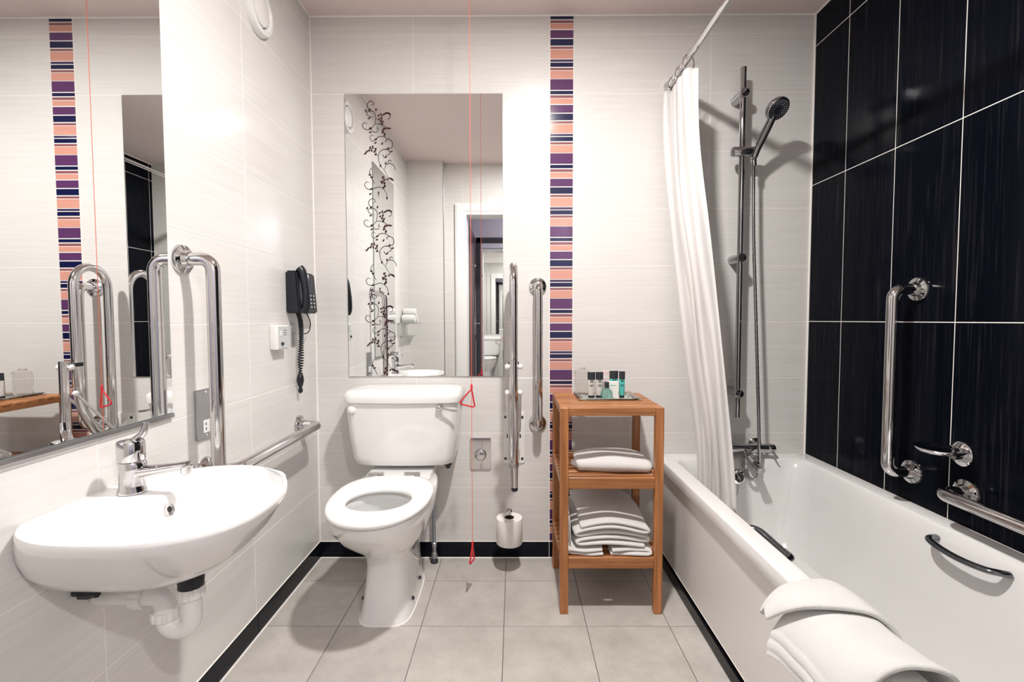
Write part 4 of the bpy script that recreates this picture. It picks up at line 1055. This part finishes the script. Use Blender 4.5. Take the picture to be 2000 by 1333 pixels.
# towel draped over the bath rim
t = thing('bath_mat_towel', 'white towel draped over the front edge of the bath rim', 'towel', (1.56, -1.24, .48))
def drape(name, prof, y0, y1, yfun, zfun, thick, nj=28):
    """prof: (x,z) from outside to inside, swept along y with local changes."""
    path = catmull([(x, 0, z) for x, z in prof], 8); n = len(path); bm = bm_new(); rows = []
    for j in range(nj+1):
        s = j/nj; row = []
        for i, p in enumerate(path):
            q = i/(n-1); y = yfun(s, q, y0, y1); x, z = zfun(s, q, p.x, p.z)
            row.append(bm.verts.new((x, y, z)))
        rows.append(row)
    for a, b in zip(rows, rows[1:]):
        for k in range(n-1): bm.faces.new((a[k], a[k+1], b[k+1], b[k]))
    o = finish(name, bm, M['towel'], t, 0)
    m = o.modifiers.new('thickness', 'SOLIDIFY'); m.thickness = thick; m.offset = 1
    m = o.modifiers.new('smooth', 'SUBSURF'); m.levels = 1; m.render_levels = 1
    return o
prof = [(1.425, .385), (1.436, .415), (1.455, .447), (1.485, .473), (1.522, .4865), (1.560, .488), (1.590, .487), (1.612, .481), (1.630, .455), (1.640, .42), (1.645, .39)]
def yA(s, q, y0, y1): return y0+(y1-y0)*s+.05*(1-q)**2*(s-.6)+.004*math.sin(9*q+5*s)
def zA(s, q, x, z):
    lift = .014*math.exp(-((1-s)/.16)**2)*math.exp(-((q-.5)/.25)**2)
    return x+.010*math.sin(6*s+2*q)*(1-q)+.055*s*(1-q)**1.5-.004*math.exp(-((q-.07)/.014)**2)-.004*math.exp(-((q-.13)/.014)**2), z+lift+.0025*math.sin(14*s+6*q)*(1-q)+.001
drape('towel_sheet', prof, -1.150, -1.385, yA, zA, .010)
prof2 = [(1.440, .452), (1.460, .474), (1.490, .493), (1.532, .5015), (1.575, .503), (1.605, .499), (1.628, .482), (1.642, .452), (1.650, .415)]
def yB(s, q, y0, y1):
    far = -1.085-.045*(1-q)**1.5+.01*math.sin(4*q); near = -1.165-.125*q**1.3-.012*math.sin(5*q)
    return far+(near-far)*s
def zB(s, q, x, z): return x+.006*math.sin(5*s+3*q)*(1-q), z+.012*math.sin(PI*min(1, s))*(1-.6*q)-.012*(1-s)*(1-s)
drape('folded_flap', prof2, 0, 0, yB, zB, .011, 16)

# ---------------------------------------------------------------- door, hall mirror (seen in the mirror)
t = thing('bathroom_door', 'dark open door leaf standing outward in the doorway, seen in mirror', 'door', (.49, -2.2, 0))
bm = bm_new(); box(bm, .434, .478, -3.03, -2.175, .01, 1.975, .002); dl = finish('door_leaf', bm, M['dark_door'], t)
for zz_ in (.30, 1.05, 1.78):
    bm = bm_new(); box(bm, .458, .4805, -2.19, -2.168, zz_, zz_+.10, .001); finish('hinge', bm, M['brushed'], t)
bm = bm_new(); plate(bm, (.478, -2.96, 1.02), (0, 1, 0), (0, 0, 1), .045, .17, .004, .003); hn = finish('handle_plate', bm, M['chrome'], t, 30)
bm = bm_new(); tube(bm, fillet([(.480, -2.96, 1.05), (.526, -2.96, 1.05), (.526, -2.85, 1.05)], .014, 6), .009, 14); finish('lever_handle', bm, M['chrome'], hn, 60)
bm = bm_new(); lathe(bm, [(.02, 0), (.02, .004), (.008, .008), (.008, .03), (.014, .034), (.012, .04)], (.478, -2.6, 1.62), (1, 0, 0), 16); finish('coat_hook', bm, M['chrome'], dl, 40)
t = thing('hall_mirror', 'tall dark-framed mirror on the hall wall opposite the doorway', 'mirror', (.95, -3.15, .1))
mx0, mx1, mz0, mz1, my_ = .482, 1.25, .12, 1.985, -3.149
bm = bm_new()
box(bm, mx0, mx0+.05, my_, my_+.03, mz0, mz1, .003); box(bm, mx1-.05, mx1, my_, my_+.03, mz0, mz1, .003)
box(bm, mx0, mx1, my_, my_+.03, mz1-.06, mz1, .003); box(bm, mx0, mx1, my_, my_+.03, mz0, mz0+.06, .003); finish('frame', bm, M['dark_leaf'], t)
bm = bm_new(); box(bm, mx0+.045, mx1-.045, my_+.002, my_+.010, mz0+.05, mz1-.05); finish('mirror_glass', bm, M['mirror'], t)
